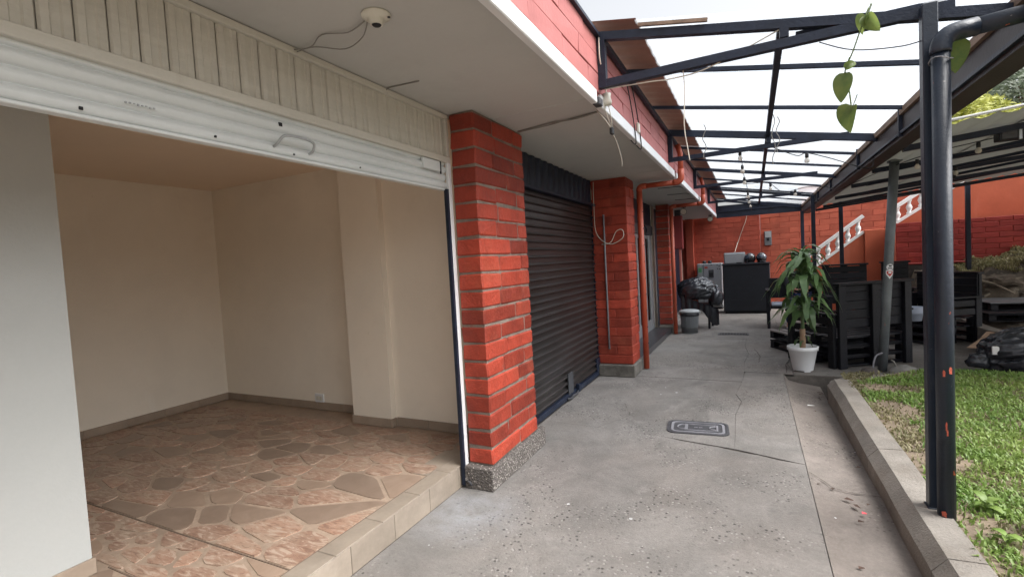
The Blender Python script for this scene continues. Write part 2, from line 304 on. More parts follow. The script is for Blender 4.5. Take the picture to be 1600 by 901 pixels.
class MB:
    def __init__(s): s.v = []; s.f = []; s.sm = []
    def add(s, vs, fs, smooth=False):
        o = len(s.v); s.v += [tuple(v) for v in vs]; s.f += [tuple(i + o for i in f) for f in fs]; s.sm += [smooth] * len(fs)
        return s
    def hexa(s, c):   # 8 corners: bottom 4 ccw, top 4 ccw
        return s.add(c, [(3, 2, 1, 0), (4, 5, 6, 7), (0, 1, 5, 4), (1, 2, 6, 5), (2, 3, 7, 6), (3, 0, 4, 7)])
    def box(s, x0, x1, y0, y1, z0, z1):
        return s.hexa([(x0, y0, z0), (x1, y0, z0), (x1, y1, z0), (x0, y1, z0), (x0, y0, z1), (x1, y0, z1), (x1, y1, z1), (x0, y1, z1)])
    def cbox(s, x0, x1, y0, y1, z0, z1, b=.006, j=0.):
        """chamfered box; 24 vertices"""
        X, Y, Z = (x0, x1), (y0, y1), (z0, z1); vs = []; idx = {}
        for i in (0, 1):
            for k in (0, 1):
                for l in (0, 1):
                    sx, sy, sz = (1 if i == 0 else -1), (1 if k == 0 else -1), (1 if l == 0 else -1)
                    jj = [rnd.uniform(-j, j) for _ in range(3)] if j else (0, 0, 0)
                    P = (X[i] + jj[0], Y[k] + jj[1], Z[l] + jj[2])
                    idx[i, k, l] = len(vs)
                    vs += [(P[0], P[1] + sy * b, P[2] + sz * b), (P[0] + sx * b, P[1], P[2] + sz * b), (P[0] + sx * b, P[1] + sy * b, P[2])]
        f = []
        def I(i, k, l, a): return idx[i, k, l] + a
        f += [(I(0,0,0,0), I(0,0,1,0), I(0,1,1,0), I(0,1,0,0)), (I(1,0,0,0), I(1,1,0,0), I(1,1,1,0), I(1,0,1,0)),
              (I(0,0,0,1), I(1,0,0,1), I(1,0,1,1), I(0,0,1,1)), (I(0,1,0,1), I(0,1,1,1), I(1,1,1,1), I(1,1,0,1)),
              (I(0,0,0,2), I(0,1,0,2), I(1,1,0,2), I(1,0,0,2)), (I(0,0,1,2), I(1,0,1,2), I(1,1,1,2), I(0,1,1,2))]
        for k in (0, 1):
            for l in (0, 1): f.append((I(0,k,l,1), I(1,k,l,1), I(1,k,l,2), I(0,k,l,2)))
        for i in (0, 1):
            for l in (0, 1): f.append((I(i,0,l,0), I(i,1,l,0), I(i,1,l,2), I(i,0,l,2)))
        for i in (0, 1):
            for k in (0, 1): f.append((I(i,k,0,0), I(i,k,1,0), I(i,k,1,1), I(i,k,0,1)))
        for i in (0, 1):
            for k in (0, 1):
                for l in (0, 1): f.append((I(i,k,l,0), I(i,k,l,1), I(i,k,l,2)))
        return s.add(vs, f)
    def beam(s, a, b, w, h, up=(0, 0, 1)):
        a, b = Vector(a), Vector(b); d = (b - a).normalized(); u = Vector(up)
        if abs(d.dot(u)) > .99: u = Vector((0, 1, 0))
        sd = d.cross(u).normalized() * w / 2; u = sd.cross(d).normalized() * h / 2
        return s.hexa([a - sd - u, a + sd - u, b + sd - u, b - sd - u, a - sd + u, a + sd + u, b + sd + u, b - sd + u])
    def tube(s, pts, r, n=8, cap=True):
        pts = [Vector(p) for p in pts]; rs = r if isinstance(r, (list, tuple)) else [r] * len(pts)
        vs = []; fs = []; prev = None
        for i, p in enumerate(pts):
            d = (pts[min(i + 1, len(pts) - 1)] - pts[max(i - 1, 0)]).normalized()
            if prev is None:
                prev = d.orthogonal().normalized()
            u = (prev - d * prev.dot(d))
            u = u.normalized() if u.length > 1e-6 else d.orthogonal().normalized()
            prev = u; w = d.cross(u)
            for k in range(n):
                a = 2 * math.pi * k / n; vs.append(p + (u * math.cos(a) + w * math.sin(a)) * rs[i])
        for i in range(len(pts) - 1):
            for k in range(n):
                fs.append((i * n + k, i * n + (k + 1) % n, (i + 1) * n + (k + 1) % n, (i + 1) * n + k))
        s.add(vs, fs, True)
        if cap:
            o = len(s.v) - len(vs)
            s.f += [tuple(o + k for k in reversed(range(n))), tuple(o + (len(pts) - 1) * n + k for k in range(n))]; s.sm += [False, False]
        return s
    def lathe(s, c, prof, n=24, sx=1., sy=1.):
        vs = []; fs = []
        for (r, z) in prof:
            for k in range(n):
                a = 2 * math.pi * k / n; vs.append((c[0] + r * math.cos(a) * sx, c[1] + r * math.sin(a) * sy, c[2] + z))
        for i in range(len(prof) - 1):
            for k in range(n):
                fs.append((i * n + k, i * n + (k + 1) % n, (i + 1) * n + (k + 1) % n, (i + 1) * n + k))
        s.add(vs, fs, True)
        return s
    def prism(s, poly, z0, z1):
        n = len(poly); vs = [(x, y, z0) for x, y in poly] + [(x, y, z1) for x, y in poly]
        return s.add(vs, [tuple(reversed(range(n))), tuple(range(n, 2 * n))] + [(i, (i + 1) % n, n + (i + 1) % n, n + i) for i in range(n)])
    def xform(s, mat): s.v = [tuple(mat @ Vector(v)) for v in s.v]; return s
    def mesh(s, name, m, org=(0, 0, 0)):
        me = bpy.data.meshes.new(name)
        me.from_pydata([(v[0] - org[0], v[1] - org[1], v[2] - org[2]) for v in s.v], [], s.f)
        me.polygons.foreach_set('use_smooth', s.sm); me.materials.append(m); me.update(); return me
    def build(s, name, m, parent=None, org=None):
        if org is None:
            if parent is not None: org = WO[parent]
            else:
                a = np.array(s.v); org = ((a[:, 0].min() + a[:, 0].max()) / 2, (a[:, 1].min() + a[:, 1].max()) / 2, a[:, 2].min())
        return link(name, s.mesh(name, m, org), org, parent)

def link(name, me, org, parent=None, rot=None, scale=None):
    o = bpy.data.objects.new(name, me); C.objects.link(o)
    WO[o] = tuple(org)
    if parent is not None:
        o.parent = parent; po = WO[parent]; o.location = (org[0] - po[0], org[1] - po[1], org[2] - po[2])
    else: o.location = org
    if rot is not None: o.rotation_euler = rot
    if scale is not None: o.scale = scale
    return o

def tag(o, label=None, cat=None, group=None, kind=None):
    if label: o['label'] = label
    if cat: o['category'] = cat
    if group: o['group'] = group
    if kind: o['kind'] = kind
    return o

def thing(name, label, cat, loc, group=None):
    o = bpy.data.objects.new(name, None); C.objects.link(o); o.location = loc; o.empty_display_size = .1
    WO[o] = tuple(loc)
    return tag(o, label, cat, group)

def cat_pts(pts, n=6):
    """smooth curve through points"""
    P = [Vector(p) for p in pts]; out = []
    for i in range(len(P) - 1):
        a, b, c, d = P[max(i - 1, 0)], P[i], P[i + 1], P[min(i + 2, len(P) - 1)]
        for k in range(n):
            t = k / n
            out.append(.5 * ((2 * b) + (c - a) * t + (2 * a - 5 * b + 4 * c - d) * t * t + (3 * b - a - 3 * c + d) * t ** 3))
    out.append(P[-1]); return out

_mc = {}
def brick_mesh(w, d, h, m, b=.006):
    k = (round(w, 2), round(d, 2), round(h, 3), m.name, rnd.randrange(3))
    if k not in _mc:
        _mc[k] = MB().cbox(-k[0] / 2, k[0] / 2, -k[1] / 2, k[1] / 2, -k[2] / 2, k[2] / 2, b, .0042).mesh('brick', m)
    return _mc[k]
def brick(parent, x0, x1, y0, y1, z0, z1, m, b=.006, name='brick'):
    org = ((x0 + x1) / 2, (y0 + y1) / 2, (z0 + z1) / 2)
    return link(name, brick_mesh(x1 - x0, y1 - y0, z1 - z0, m, b), org, parent)

# ------------------------------------------------------------------ ground, path, gutter, kerb, lawn
g_ = MB().add([(-120, -120, -.3), (140, -120, -.3), (140, 160, -.3), (-120, 160, -.3)], [(0, 1, 2, 3)]).build('ground', mSoil, org=(0, 0, -.3)); tag(g_, kind='structure')

def jag(p, q, n, amp):
    out = []
    for i in range(n):
        t = i / n; a = amp if i else 0
        out.append((p[0] + (q[0] - p[0]) * t + rnd.uniform(-a, a), p[1] + (q[1] - p[1]) * t + rnd.uniform(-a, a)))
    return out
path = MB().box(-1.95, .30, -6, 6.70, -.29, -.012).build('path', mCrack); tag(path, kind='structure')
def slab(poly, z=0., m=None, zb=-.03, parent=None):
    return MB().prism(poly, zb, z).build('slab', m or mConc, parent or path)
GX = .285   # joint between path and gutter
X0 = -1.838
slab([(X0, -6), (GX, -6), (GX, -.4), (X0, -.35)])
slab([(X0, -.342)] + jag((X0, -.342), (GX, -.392), 4, .004)[1:] + [(GX, -.392), (GX, 3.86)] + jag((GX, 3.86), (-.72, 4.12), 7, .012)[1:] + [(-.72, 4.125), (-1.1, 4.175), (X0, 4.225)])
bnd = [(-.72, 4.129), (-1.1, 4.179), (X0, 4.229)]
slab([(-.17, 4.02)] + [(-.19, 4.9), (-.15, 5.35), (-.21, 5.62), (-.16, 6.18)] + jag((-.16, 6.18), (X0, 6.20), 6, .006)[1:] + [(X0, 6.20), (X0, 4.229), (-1.1, 4.179), (-.72, 4.129)], z=-.001)
slab([(GX, 3.865), (GX, 6.70), (-.13, 6.70), (-.157, 6.18), (-.2065, 5.62), (-.1455, 5.35), (-.1865, 4.9), (-.1675, 4.018)], m=mConc)
slab([(X0, 6.21), (-.157, 6.19), (-.142, 6.69), (-.15, 7.3), (-.10, 7.9), (-.16, 8.6), (-.14, 9.3)] + jag((-.14, 9.3), (X0, 9.2), 5, .008)[1:] + [(X0, 9.2)])
terrace = MB().box(-6, 12, 6.71, 24, -.29, -.012).build('terrace', mCrack); tag(terrace, kind='structure')
slab([(-.1405, 6.71), (.40, 6.71), (.36, 7.3), (.43, 7.75), (.38, 8.3), (.40, 15.2), (-.1365, 15.2), (-.1375, 9.3), (-.1565, 8.6), (-.0965, 7.9), (-.1465, 7.3)], parent=terrace, m=mConc)
slab([(X0, 9.208), (-.14, 9.308), (-.138, 15.2), (X0, 15.2)], parent=terrace, m=mConc)
slab([(.408, 6.71), (12, 6.80), (12, 24), (.41, 24), (.388, 8.3), (.438, 7.75), (.368, 7.3)], z=-.002, m=mConc, parent=terrace)
slab([(-6, 15.21), (.40, 15.21), (.40, 24), (-6, 24)], parent=terrace)
# gutter channel: dips towards its end
gv = []; gf = []
ny = 24
prof = [(GX + .0045, 0), (.34, -.008), (.45, -.02), (.58, -.026), (.665, -.03)]
for i in range(ny + 1):
    y = -6 + i * (12.69 / ny); dip = -.105 * max(0, min(1, (y - 3.2) / 3.3)) ** 1.3
    for k, (x, z) in enumerate(prof): gv.append((x, y, z + dip * (k / 4) ** .35 if k else z))
for i in range(ny):
    for k in range(4): a = i * 5 + k; gf.append((a, a + 1, a + 6, a + 5))
gut = MB().add(gv, gf, True).build('gutter_channel', mConcWarm); tag(gut, kind='structure')
def crack(parent, pts, w, z):
    P = []
    for i in range(len(pts) - 1):
        for k in range(6):
            t = k / 6; P.append((pts[i][0] + (pts[i + 1][0] - pts[i][0]) * t + rnd.uniform(-.008, .008), pts[i][1] + (pts[i + 1][1] - pts[i][1]) * t + rnd.uniform(-.008, .008)))
    P.append(pts[-1]); b = MB(); vs = []
    for i, p_ in enumerate(P):
        q = P[min(i + 1, len(P) - 1)] if i < len(P) - 1 else P[i - 1]; d = Vector((q[0] - p_[0], q[1] - p_[1], 0)).normalized(); nn = Vector((-d.y, d.x, 0)) * w * rnd.uniform(.25, 1) / 2
        zz = z(p_[0], p_[1]); vs += [(p_[0] - nn.x, p_[1] - nn.y, zz), (p_[0] + nn.x, p_[1] + nn.y, zz)]
    b.add(vs, [(2 * i, 2 * i + 1, 2 * i + 3, 2 * i + 2) for i in range(len(P) - 1)])
    return b.build('crack', mCrackDark, parent)
def gut_z(x, y): 
    dip = -.105 * max(0, min(1, (y - 3.2) / 3.3)) ** 1.3
    t = max(0, min(1, (x - GX) / .38)); return -.03 * t + dip * t ** .35 + .004
crack(gut, [(.30, 3.74), (.42, 3.55), (.52, 3.53), (.655, 3.56)], .012, gut_z)
crack(gut, [(.33, 6.02), (.45, 5.98), (.65, 6.06)], .009, gut_z)
flat = lambda x, y: .0035
crack(path, [(-1.3, 4.18), (-1.1, 4.6), (-1.25, 5.0)], .004, flat)
crack(path, [(-.19, 4.9), (-.12, 4.95)], .006, flat); crack(path, [(-.16, 5.6), (-.10, 5.72), (-.13, 5.85)], .008, flat)
crack(terrace, [(.02, 7.3), (.05, 7.7), (-.02, 8.3)], .018, flat); crack(terrace, [(.33, 6.75), (.34, 7.2), (.40, 7.6), (.52, 7.8)], .016, flat)
# kerb in blocks, chamfered
kerb = thing('kerb', 'low chamfered concrete kerb between the gutter and the lawn', 'kerb', (.75, 3, 0))
kp = [(.655, -.16), (.655, .075), (.715, .14), (.845, .145), (.845, -.16)]
ys = [-6, -3.6, -1.4, .9, 2.62, 3.93, 5.92]
for a, b in zip(ys[:-1], ys[1:]):
    n = 6; vs = []; fs = []
    for i in range(n + 1):
        y = a + .004 + (b - a - .008) * i / n
        for (x, z) in kp:
            vs.append((x + (noise.noise((x * 5, y * 2.1, z * 3)) * .008), y, z + noise.noise((y * 1.7, x * 9, 4)) * .005))
    for i in range(n):
        for k in range(5): p0 = i * 5 + k; q0 = i * 5 + (k + 1) % 5; fs.append((q0, p0, p0 + 5, q0 + 5))
    fs.append((0, 1, 2, 3, 4)); fs.append(tuple(n * 5 + k for k in (4, 3, 2, 1, 0)))
    MB().add(vs, fs).build('kerb_block', mKerb, kerb)
MB().prism([(.672, 5.93), (.845, 5.93), (.95, 6.12), (1.55, 6.44), (1.9, 6.50), (3.6, 6.42), (3.6, 6.56), (1.85, 6.63), (1.45, 6.56), (.86, 6.24), (.70, 6.02)], -.16, .10).build('kerb_block', mKerb, kerb)
# lawn
def lawn_h(x, y): return .118 + .02 * noise.noise((x * 1.3, y * 1.3, 0)) + .02 * min(1, max(0, x - .9))
lv = []; lf = []
nx, nyy = 40, 60
for i in range(nyy + 1):
    for k in range(nx + 1):
        x = .846 + (k / nx) ** 1.4 * 9; y = -4 + i * (10.5 / nyy)
        if y > 5.9: x = max(x, .846 + (y - 5.9) * 1.0)
        lv.append((x, y, lawn_h(x, y)))
for i in range(nyy):
    for k in range(nx): a = i * (nx + 1) + k; lf.append((a, a + 1, a + nx + 2, a + nx + 1))
lawn = MB().add(lv, lf, True).build('lawn', mSoil); tag(lawn, kind='structure')

BARE = [(1.10, 5.66, .38, .17), (.95, 3.86, .27, .22), (1.02, 4.95, .2, .36), (.93, 4.4, .14, .5), (1.65, 4.3, .1, .15)]
def grass_patch(name, n, area, mat, hmin, hmax, height, keep):
    rs = np.random.RandomState(5); V = []; Fc = []
    cnt = 0; tries = 0
    while cnt < n and tries < n * 4:
        tries += 1
        x = area[0] + (area[1] - area[0]) * rs.rand() ** 1.25; y = area[2] + (area[3] - area[2]) * rs.rand()
        if not keep(x, y, rs): continue
        h = hmin + (hmax - hmin) * rs.rand(); a = rs.rand() * 6.283; w = .0035 + .0045 * rs.rand(); ln = rs.rand() * .9 + .2
        z = height(x, y) - .004; ca, sa = math.cos(a), math.sin(a); px, py = -sa * w, ca * w
        o = len(V)
        V += [(x - px, y - py, z), (x + px, y + py, z), (x + ca * ln * h * .45 + px * .8, y + sa * ln * h * .45 + py * .8, z + h * .62),
              (x + ca * ln * h * .45 - px * .8, y + sa * ln * h * .45 - py * .8, z + h * .62), (x + ca * ln * h * 1.05, y + sa * ln * h * 1.05, z + h * (1 - .35 * ln))]
        Fc += [(o, o + 1, o + 2, o + 3), (o + 3, o + 2, o + 4)]; cnt += 1
    b = MB(); b.v = V; b.f = Fc; b.sm = [True] * len(Fc)
    return b.build(name, mat)
def keep_lawn(x, y, rs):
    if y > 5.9 and x < .9 + (y - 5.9) * 1.1: return False
    for (bx, by, rx, ry) in BARE:
        if ((x - bx) / rx) ** 2 + ((y - by) / ry) ** 2 < .55 + .6 * rs.rand(): return False
    d = noise.noise((x * 2.6, y * 2.6, 3.)) * .9 + .45 + min(.35, (x - .86) * .6) + .3 * noise.noise((x * 7, y * 7, 5.))
    edge = .90 + .10 * noise.noise((y * 2.2, 1, 7)) 
    if x < edge and rs.rand() < .85: return False
    return rs.rand() < d
gr = grass_patch('grass', 62000, (.83, 3.6, 1.7, 6.5), mGrass, .02, .056, lawn_h, keep_lawn); tag(gr, 'short green lawn grass growing behind the concrete kerb', 'grass', kind='stuff')
gd = grass_patch('dry_grass', 20000, (.82, 3.4, 1.8, 6.4), mGrassDry, .012, .042, lawn_h, lambda x, y, rs: noise.noise((x * 2, y * 2, 9.)) > -.05 or rs.rand() < .2); tag(gd, 'dry yellowish grass blades mixed into the lawn', 'grass', kind='stuff')
# low broad-leaved weeds by the post
def leaf_mesh(name, L, Wd, mat, droop=.6, fold=.25, n=7, wav=.0, heart=False):
    b = MB(); vs = []; fs = []
    x = z = 0.; ang = .6 if not heart else .0
    for i in range(n + 1):
        t = i / n
        wd = Wd * (math.sin(math.pi * min(1, t ** .75)) if not heart else (2.05 * (t + .03) ** .42 * max(0, 1 - t) ** .85))
        if i == n: wd = .0008
        wd = max(wd, .0008 if t > .5 else .004)
        w1, w2, sw = wav * math.sin(i * 1.9), wav * math.sin(i * 1.7 + 2), wav * .8 * math.sin(t * 5)
        vs += [(x, sw - wd / 2, z + fold * wd / 2 + w1 * t), (x, sw, z), (x, sw + wd / 2, z + fold * wd / 2 + w2 * t)]
        x += math.cos(ang) * L / n; z += math.sin(ang) * L / n; ang = max(-1.42, ang - droop * 3 / n * (1.5 - .9 * t))
    for i in range(n):
        for k in (0, 1): a = i * 3 + k; fs.append((a, a + 1, a + 4, a + 3))
    return b.add(vs, fs, True).mesh(name, mat)
weed_leaf = leaf_mesh('leaf', .07, .035, mGrass, .35)
for i, (wx, wy, lab) in enumerate(((1.02, 3.20, 'low broad-leaved weed in the grass just right of the near black post'), (1.16, 3.05, 'low broad-leaved weed in the grass, farthest from the post'), (.98, 2.85, 'low broad-leaved weed in the grass nearest the kerb at the bottom'))):
    wz = lawn_h(wx, wy)
    t = thing('weed', lab, 'weed', (wx, wy, wz), 'broad-leaved weeds in the lawn')
    MB().tube([(wx, wy, wz - .01), (wx + .006, wy, wz + .03), (wx, wy + .004, wz + .06)], .002, 5).build('stem', mGrass, t)
    for k in range(8):
        link('leaf', weed_leaf, (wx, wy, wz + .02 + .006 * k), t, (0, rnd.uniform(-.5, .2), k * 2.4 + rnd.random()), [rnd.uniform(.8, 1.3)] * 3)

# litter on the path
for i in range(26):
    if i < 15: x, y = rnd.uniform(.33, .64), rnd.uniform(2.3, 6.5)
    else: x, y = rnd.uniform(.5, .66), rnd.uniform(6.05, 6.4)
    s_ = rnd.uniform(.008, .022)
    z = -.03 - .105 * max(0, min(1, (y - 3.2) / 3.3)) ** 1.3 + .006
    z = max(z, -.14) if y > 4 else -.018
    o = MB().add([(-s_, -s_ * .5, 0), (s_, -s_ * .4, .003), (s_ * 1.2, s_ * .5, .001), (-s_ * .6, s_ * .7, .006)], [(0, 1, 2, 3)]).build('leaf_litter', mLitter, org=(0, 0, 0))
    o.location = (x, y, z + .012); o.rotation_euler = (0, 0, rnd.random() * 6)
    tag(o, 'small dry brown leaf fragment lying in the concrete gutter', 'dry leaf', 'dry leaf fragments in the gutter')
o = MB().add([(-.03, -.008, 0), (.03, -.012, .004), (.034, .012, .0), (-.026, .012, .006)], [(0, 1, 2, 3)]).build('paper_scrap', mPaper, org=(0, 0, 0)); o.location = (.47, 5.55, -.05); tag(o, 'small white paper scrap lying in the gutter near the far kerb end', 'paper scrap')
o = MB().add([(-.012, -.008, 0), (.012, -.012, .004), (.010, .012, .0), (-.010, .010, .006)], [(0, 1, 2, 3)]).build('plastic_scrap', mRedScrap, org=(0, 0, 0)); o.location = (.52, 3.25, -.005); tag(o, 'tiny red plastic scrap lying in the gutter', 'scrap')

# manhole cover
def rrect(cx, cy, w, h, r, n=5):
    out = []
    for (sx, sy, a0) in ((1, 1, 0), (-1, 1, 90), (-1, -1, 180), (1, -1, 270)):
        for k in range(n + 1):
            a = R(a0 + 90 * k / n); out.append((cx + sx * (w / 2 - r) + r * math.cos(a), cy + sy * (h / 2 - r) + r * math.sin(a)))
    return out
def ring(o, i, z0, z1):
    n = len(o); b = MB()
    vs = [(x, y, z0) for x, y in o] + [(x, y, z1) for x, y in o] + [(x, y, z1) for x, y in i] + [(x, y, z0) for x, y in i]
    fs = []
    for k in range(n):
        q = (k + 1) % n
        fs += [(k, q, n + q, n + k), (n + k, n + q, 2 * n + q, 2 * n + k), (2 * n + k, 2 * n + q, 3 * n + q, 3 * n + k)]
    return b.add(vs, fs)
mcx, mcy = -.475, 4.42
mh = thing('manhole_cover', 'rectangular cast iron manhole cover set in the grey path', 'manhole cover', (mcx, mcy, 0))
ROT = Matrix.Translation((mcx, mcy, 0)) @ Matrix.Rotation(R(5), 4, 'Z') @ Matrix.Translation((-mcx, -mcy, 0))
ring(rrect(mcx, mcy, .50, .335, .07), rrect(mcx, mcy, .455, .29, .055), -.02, .007).xform(ROT).build('frame', mIron, mh)
MB().prism(rrect(mcx, mcy, .452, .287, .054), -.02, .003).xform(ROT).build('plate', mIron, mh)
ring(rrect(mcx, mcy, .435, .27, .05), rrect(mcx, mcy, .395, .235, .04), .002, .008).xform(ROT).build('raised_band', mIronPale, mh)
b = MB()
for (x0, x1, y0, y1) in ((-.10, .16, .068, .078), (-.10, .16, -.078, -.068), (-.105, -.08, -.078, .078), (.15, .165, -.078, .078), (-.03, .0, -.008, .006), (.01, .04, -.008, .006)): b.box(mcx + x0, mcx + x1, mcy + y0, mcy + y1, .002, .0075)
b.tube([(mcx - .12 + .045 * math.cos(R(a)), mcy + .06 * math.sin(R(a)), .004) for a in range(60, 301, 20)], .006, 5)
b.tube([(mcx + .145 + .05 * math.cos(R(a)), mcy + .045 * math.sin(R(a)), .004) for a in range(90, 271, 20)], .006, 5)
b.xform(ROT).build('raised_pattern', mIronPale, mh)
# drain slot farther along
dg = thing('drain_grate', 'dark slotted drain grate in the path near the grey bin', 'drain', (-.37, 9.83, 0))
ring(rrect(-.37, 9.83, .52, .22, .03), rrect(-.37, 9.83, .46, .16, .02), -.02, .006).build('frame', mIron, dg)
MB().prism(rrect(-.37, 9.83, .458, .158, .02), -.02, .002).build('pit', mDark, dg)
for k in range(9): MB().box(-.58 + k * .05, -.565 + k * .05, 9.755, 9.905, -.01, .005).build('bar', mIron, dg)

# ------------------------------------------------------------------ shop building
bld = thing('shop_building', 'long low red brick shop building with roller shutters and white soffit', 'building', (-3, 6, 0))
SZ = 2.532
# pillars
def pillar(x0, x1, y0, y1, label, corner_first=True, plinth=True, zb=.155, ztop=SZ - .004, front_split=False, nC=20, mort=None):
    core = MB().box(x0 + .004, x1 - .009, y0 + .009, y1 - .006, zb, ztop).build('pillar', mort or mMortar, bld)
    core['label'] = label
    H = (ztop - zb) / nC; mt = .0125 if mort is None else .010
    for k in range(nC):
        z0 = zb + k * H + mt * .5; z1 = zb + (k + 1) * H - mt * .5
        L = y1 - y0
        cuts = [.62] if k % 2 == 0 else [.34, .80]
        if k % 4 == 2: cuts = [.40]
        cuts = [c + rnd.uniform(-.03, .03) for c in cuts] if L > .6 else ([] if k % 2 else [.5])
        ed = [0] + cuts + [1]
        for i in range(len(ed) - 1):
            a, b_ = y0 + ed[i] * L, y0 + ed[i + 1] * L
            j = rnd.uniform(-.003, .003)
            g0 = 0 if i == 0 else .004; g1 = 0 if i == len(ed) - 2 else .004
            if i == 0 and front_split:
                fc = [] if k % 2 == 0 else [.55]
                fe = [0] + fc + [1]
                for q in range(len(fe) - 1):
                    xa, xb = x0 + fe[q] * (x1 - x0), x0 + fe[q + 1] * (x1 - x0)
                    brick(core, xa + (.003 if q else 0), xb - (.003 if q < len(fe) - 2 else -j), a + rnd.uniform(-.003, .002), b_ - g1 if xb == x1 else y0 + .11, z0 + .003, z1 - .003 + (.008 if rnd.random() < .0 else 0), mBrick)
            else:
                brick(core, x0 if i == 0 else x0 + .03, x1 + j, a + g0, b_ - g1, z0 + rnd.uniform(-.003, .003), z1 + rnd.uniform(-.003, .003), mBrick, .010)
    if plinth:
        MB().cbox(x0 - .01, x1 + .022, y0 - .055, y1 + .12, 0, zb - .003, .008, .004).build('plinth', mPebble, core)
    return core
pillar(-1.80, -1.61, 2.80, 3.555, 'red brick pillar on a pebble-dash plinth beside the open shop')
p2 = pillar(-1.855, -1.40, 6.16, 6.58, 'red brick pillar between the black shutter and the glass door', front_split=True, plinth=False, mort=mMortarRed)
MB().cbox(-1.86, -1.375, 6.10, 6.62, 0, .15, .01, .006).build('plinth', mPlinth, p2)
p3 = pillar(-1.70, -1.46, 9.93, 10.30, 'far red brick pillar beyond the glass door', plinth=False)
MB().cbox(-1.71, -1.44, 9.90, 10.32, 0, .15, .01, .004).build('plinth', mKerb, p3)
# soffit slabs with seams, fascia, trim
for (a, b_) in ((-6, 3.06), (3.066, 6.06), (6.068, 7.02), (7.03, 10.33), (10.34, 14.94)):
    MB().cbox(-1.86, -.885, a, b_, SZ, SZ + .04, .004).build('soffit_panel', mSoffit, bld)
MB().box(-6.2, -.95, -6, 14.94, SZ + .045, 2.93).build('roof_slab', mSoffit, bld)
for (a, b_) in ((-6, 3.10), (3.20, 6.55), (6.74, 9.58), (9.80, 14.90)):
    MB().cbox(-.905, -.862, a, b_, 2.502, 2.588, .005).build('edge_trim', mTrim, bld)
fas = MB().box(-.948, -.884, -6, 14.93, 2.576, 2.945).build('fascia', mMortarRed, bld)
for c in range(3):
    y = -1.0 + c * .21
    z0 = 2.592 + c * .1185
    while y < 14.9:
        L = .45 * rnd.uniform(.92, 1.08); e = min(y + L, 14.92)
        if e - y > .05: brick(fas, -.935, -.872 + rnd.uniform(-.0015, .0015), y + .002, e - .002, z0 + .0015, z0 + .117, mFascia, .003, 'fascia_block')
        y = e
MB().beam((-.872, -6, 2.955), (-.872, 14.9, 2.955), .05, .02).build('roof_edge', mBlackFrame, bld)
# shop interior
FZ = .15
room = MB()
room.box(-5.62, -5.47, .9, 3.6, FZ - .2, 2.53)                 # back
room.box(-5.47, -3.30, 3.49, 3.6, FZ - .2, 2.53)               # side wall, deep part
room.box(-3.30, -2.86, 3.25, 3.6, FZ - .2, 2.53)               # pilaster
room.box(-2.86, -1.815, 3.315, 3.6, FZ - .2, 2.53)             # side wall, front part
room.build('interior_wall', mRoomWall, bld)
nw = MB().box(-5.47, -2.86, -6, 1.10, FZ - .2, 2.525).build('partition_wall', mWallGreyWhite, bld)
ic = MB().box(-5.62, -1.87, -6, 3.6, 2.528, 2.57).build('interior_ceiling', mRoomCeil, bld)
MB().box(-1.90, -1.82, -6, -1.0, 0, 2.53).build('front_wall', mRoomWall, bld)
for (x0, x1, y0, y1) in ((-5.468, -5.455, 1.1, 3.49), (-5.455, -3.31, 3.477, 3.489), (-3.312, -3.301, 3.24, 3.477), (-3.301, -2.85, 3.237, 3.249), (-2.859, -2.846, 3.25, 3.303), (-2.846, -1.83, 3.302, 3.314), (-2.859, -2.845, -2, 1.11)):
    horiz = (x1 - x0) > (y1 - y0); L = max(x1 - x0, y1 - y0); n = max(1, round(L / .33))
    for k in range(n):
        if horiz: MB().cbox(x0 + L * k / n + .001, x0 + L * (k + 1) / n - .001, y0, y1, FZ, FZ + .075, .002).build('skirting_tile', mSkirt, bld)
        else: MB().cbox(x0, x1, y0 + L * k / n + .001, y0 + L * (k + 1) / n - .001, FZ, FZ + .075, .002).build('skirting_tile', mSkirt, bld)
ou = MB().cbox(-4.05, -3.93, 3.478, 3.492, .22, .31, .003).build('wall_outlet', mTrim, bld); MB().box(-4.03, -3.99, 3.474, 3.478, .245, .285).build('socket_face', mPorcelain, ou); MB().box(-3.985, -3.95, 3.474, 3.478, .245, .285).build('socket_face', mPorcelain, ou)
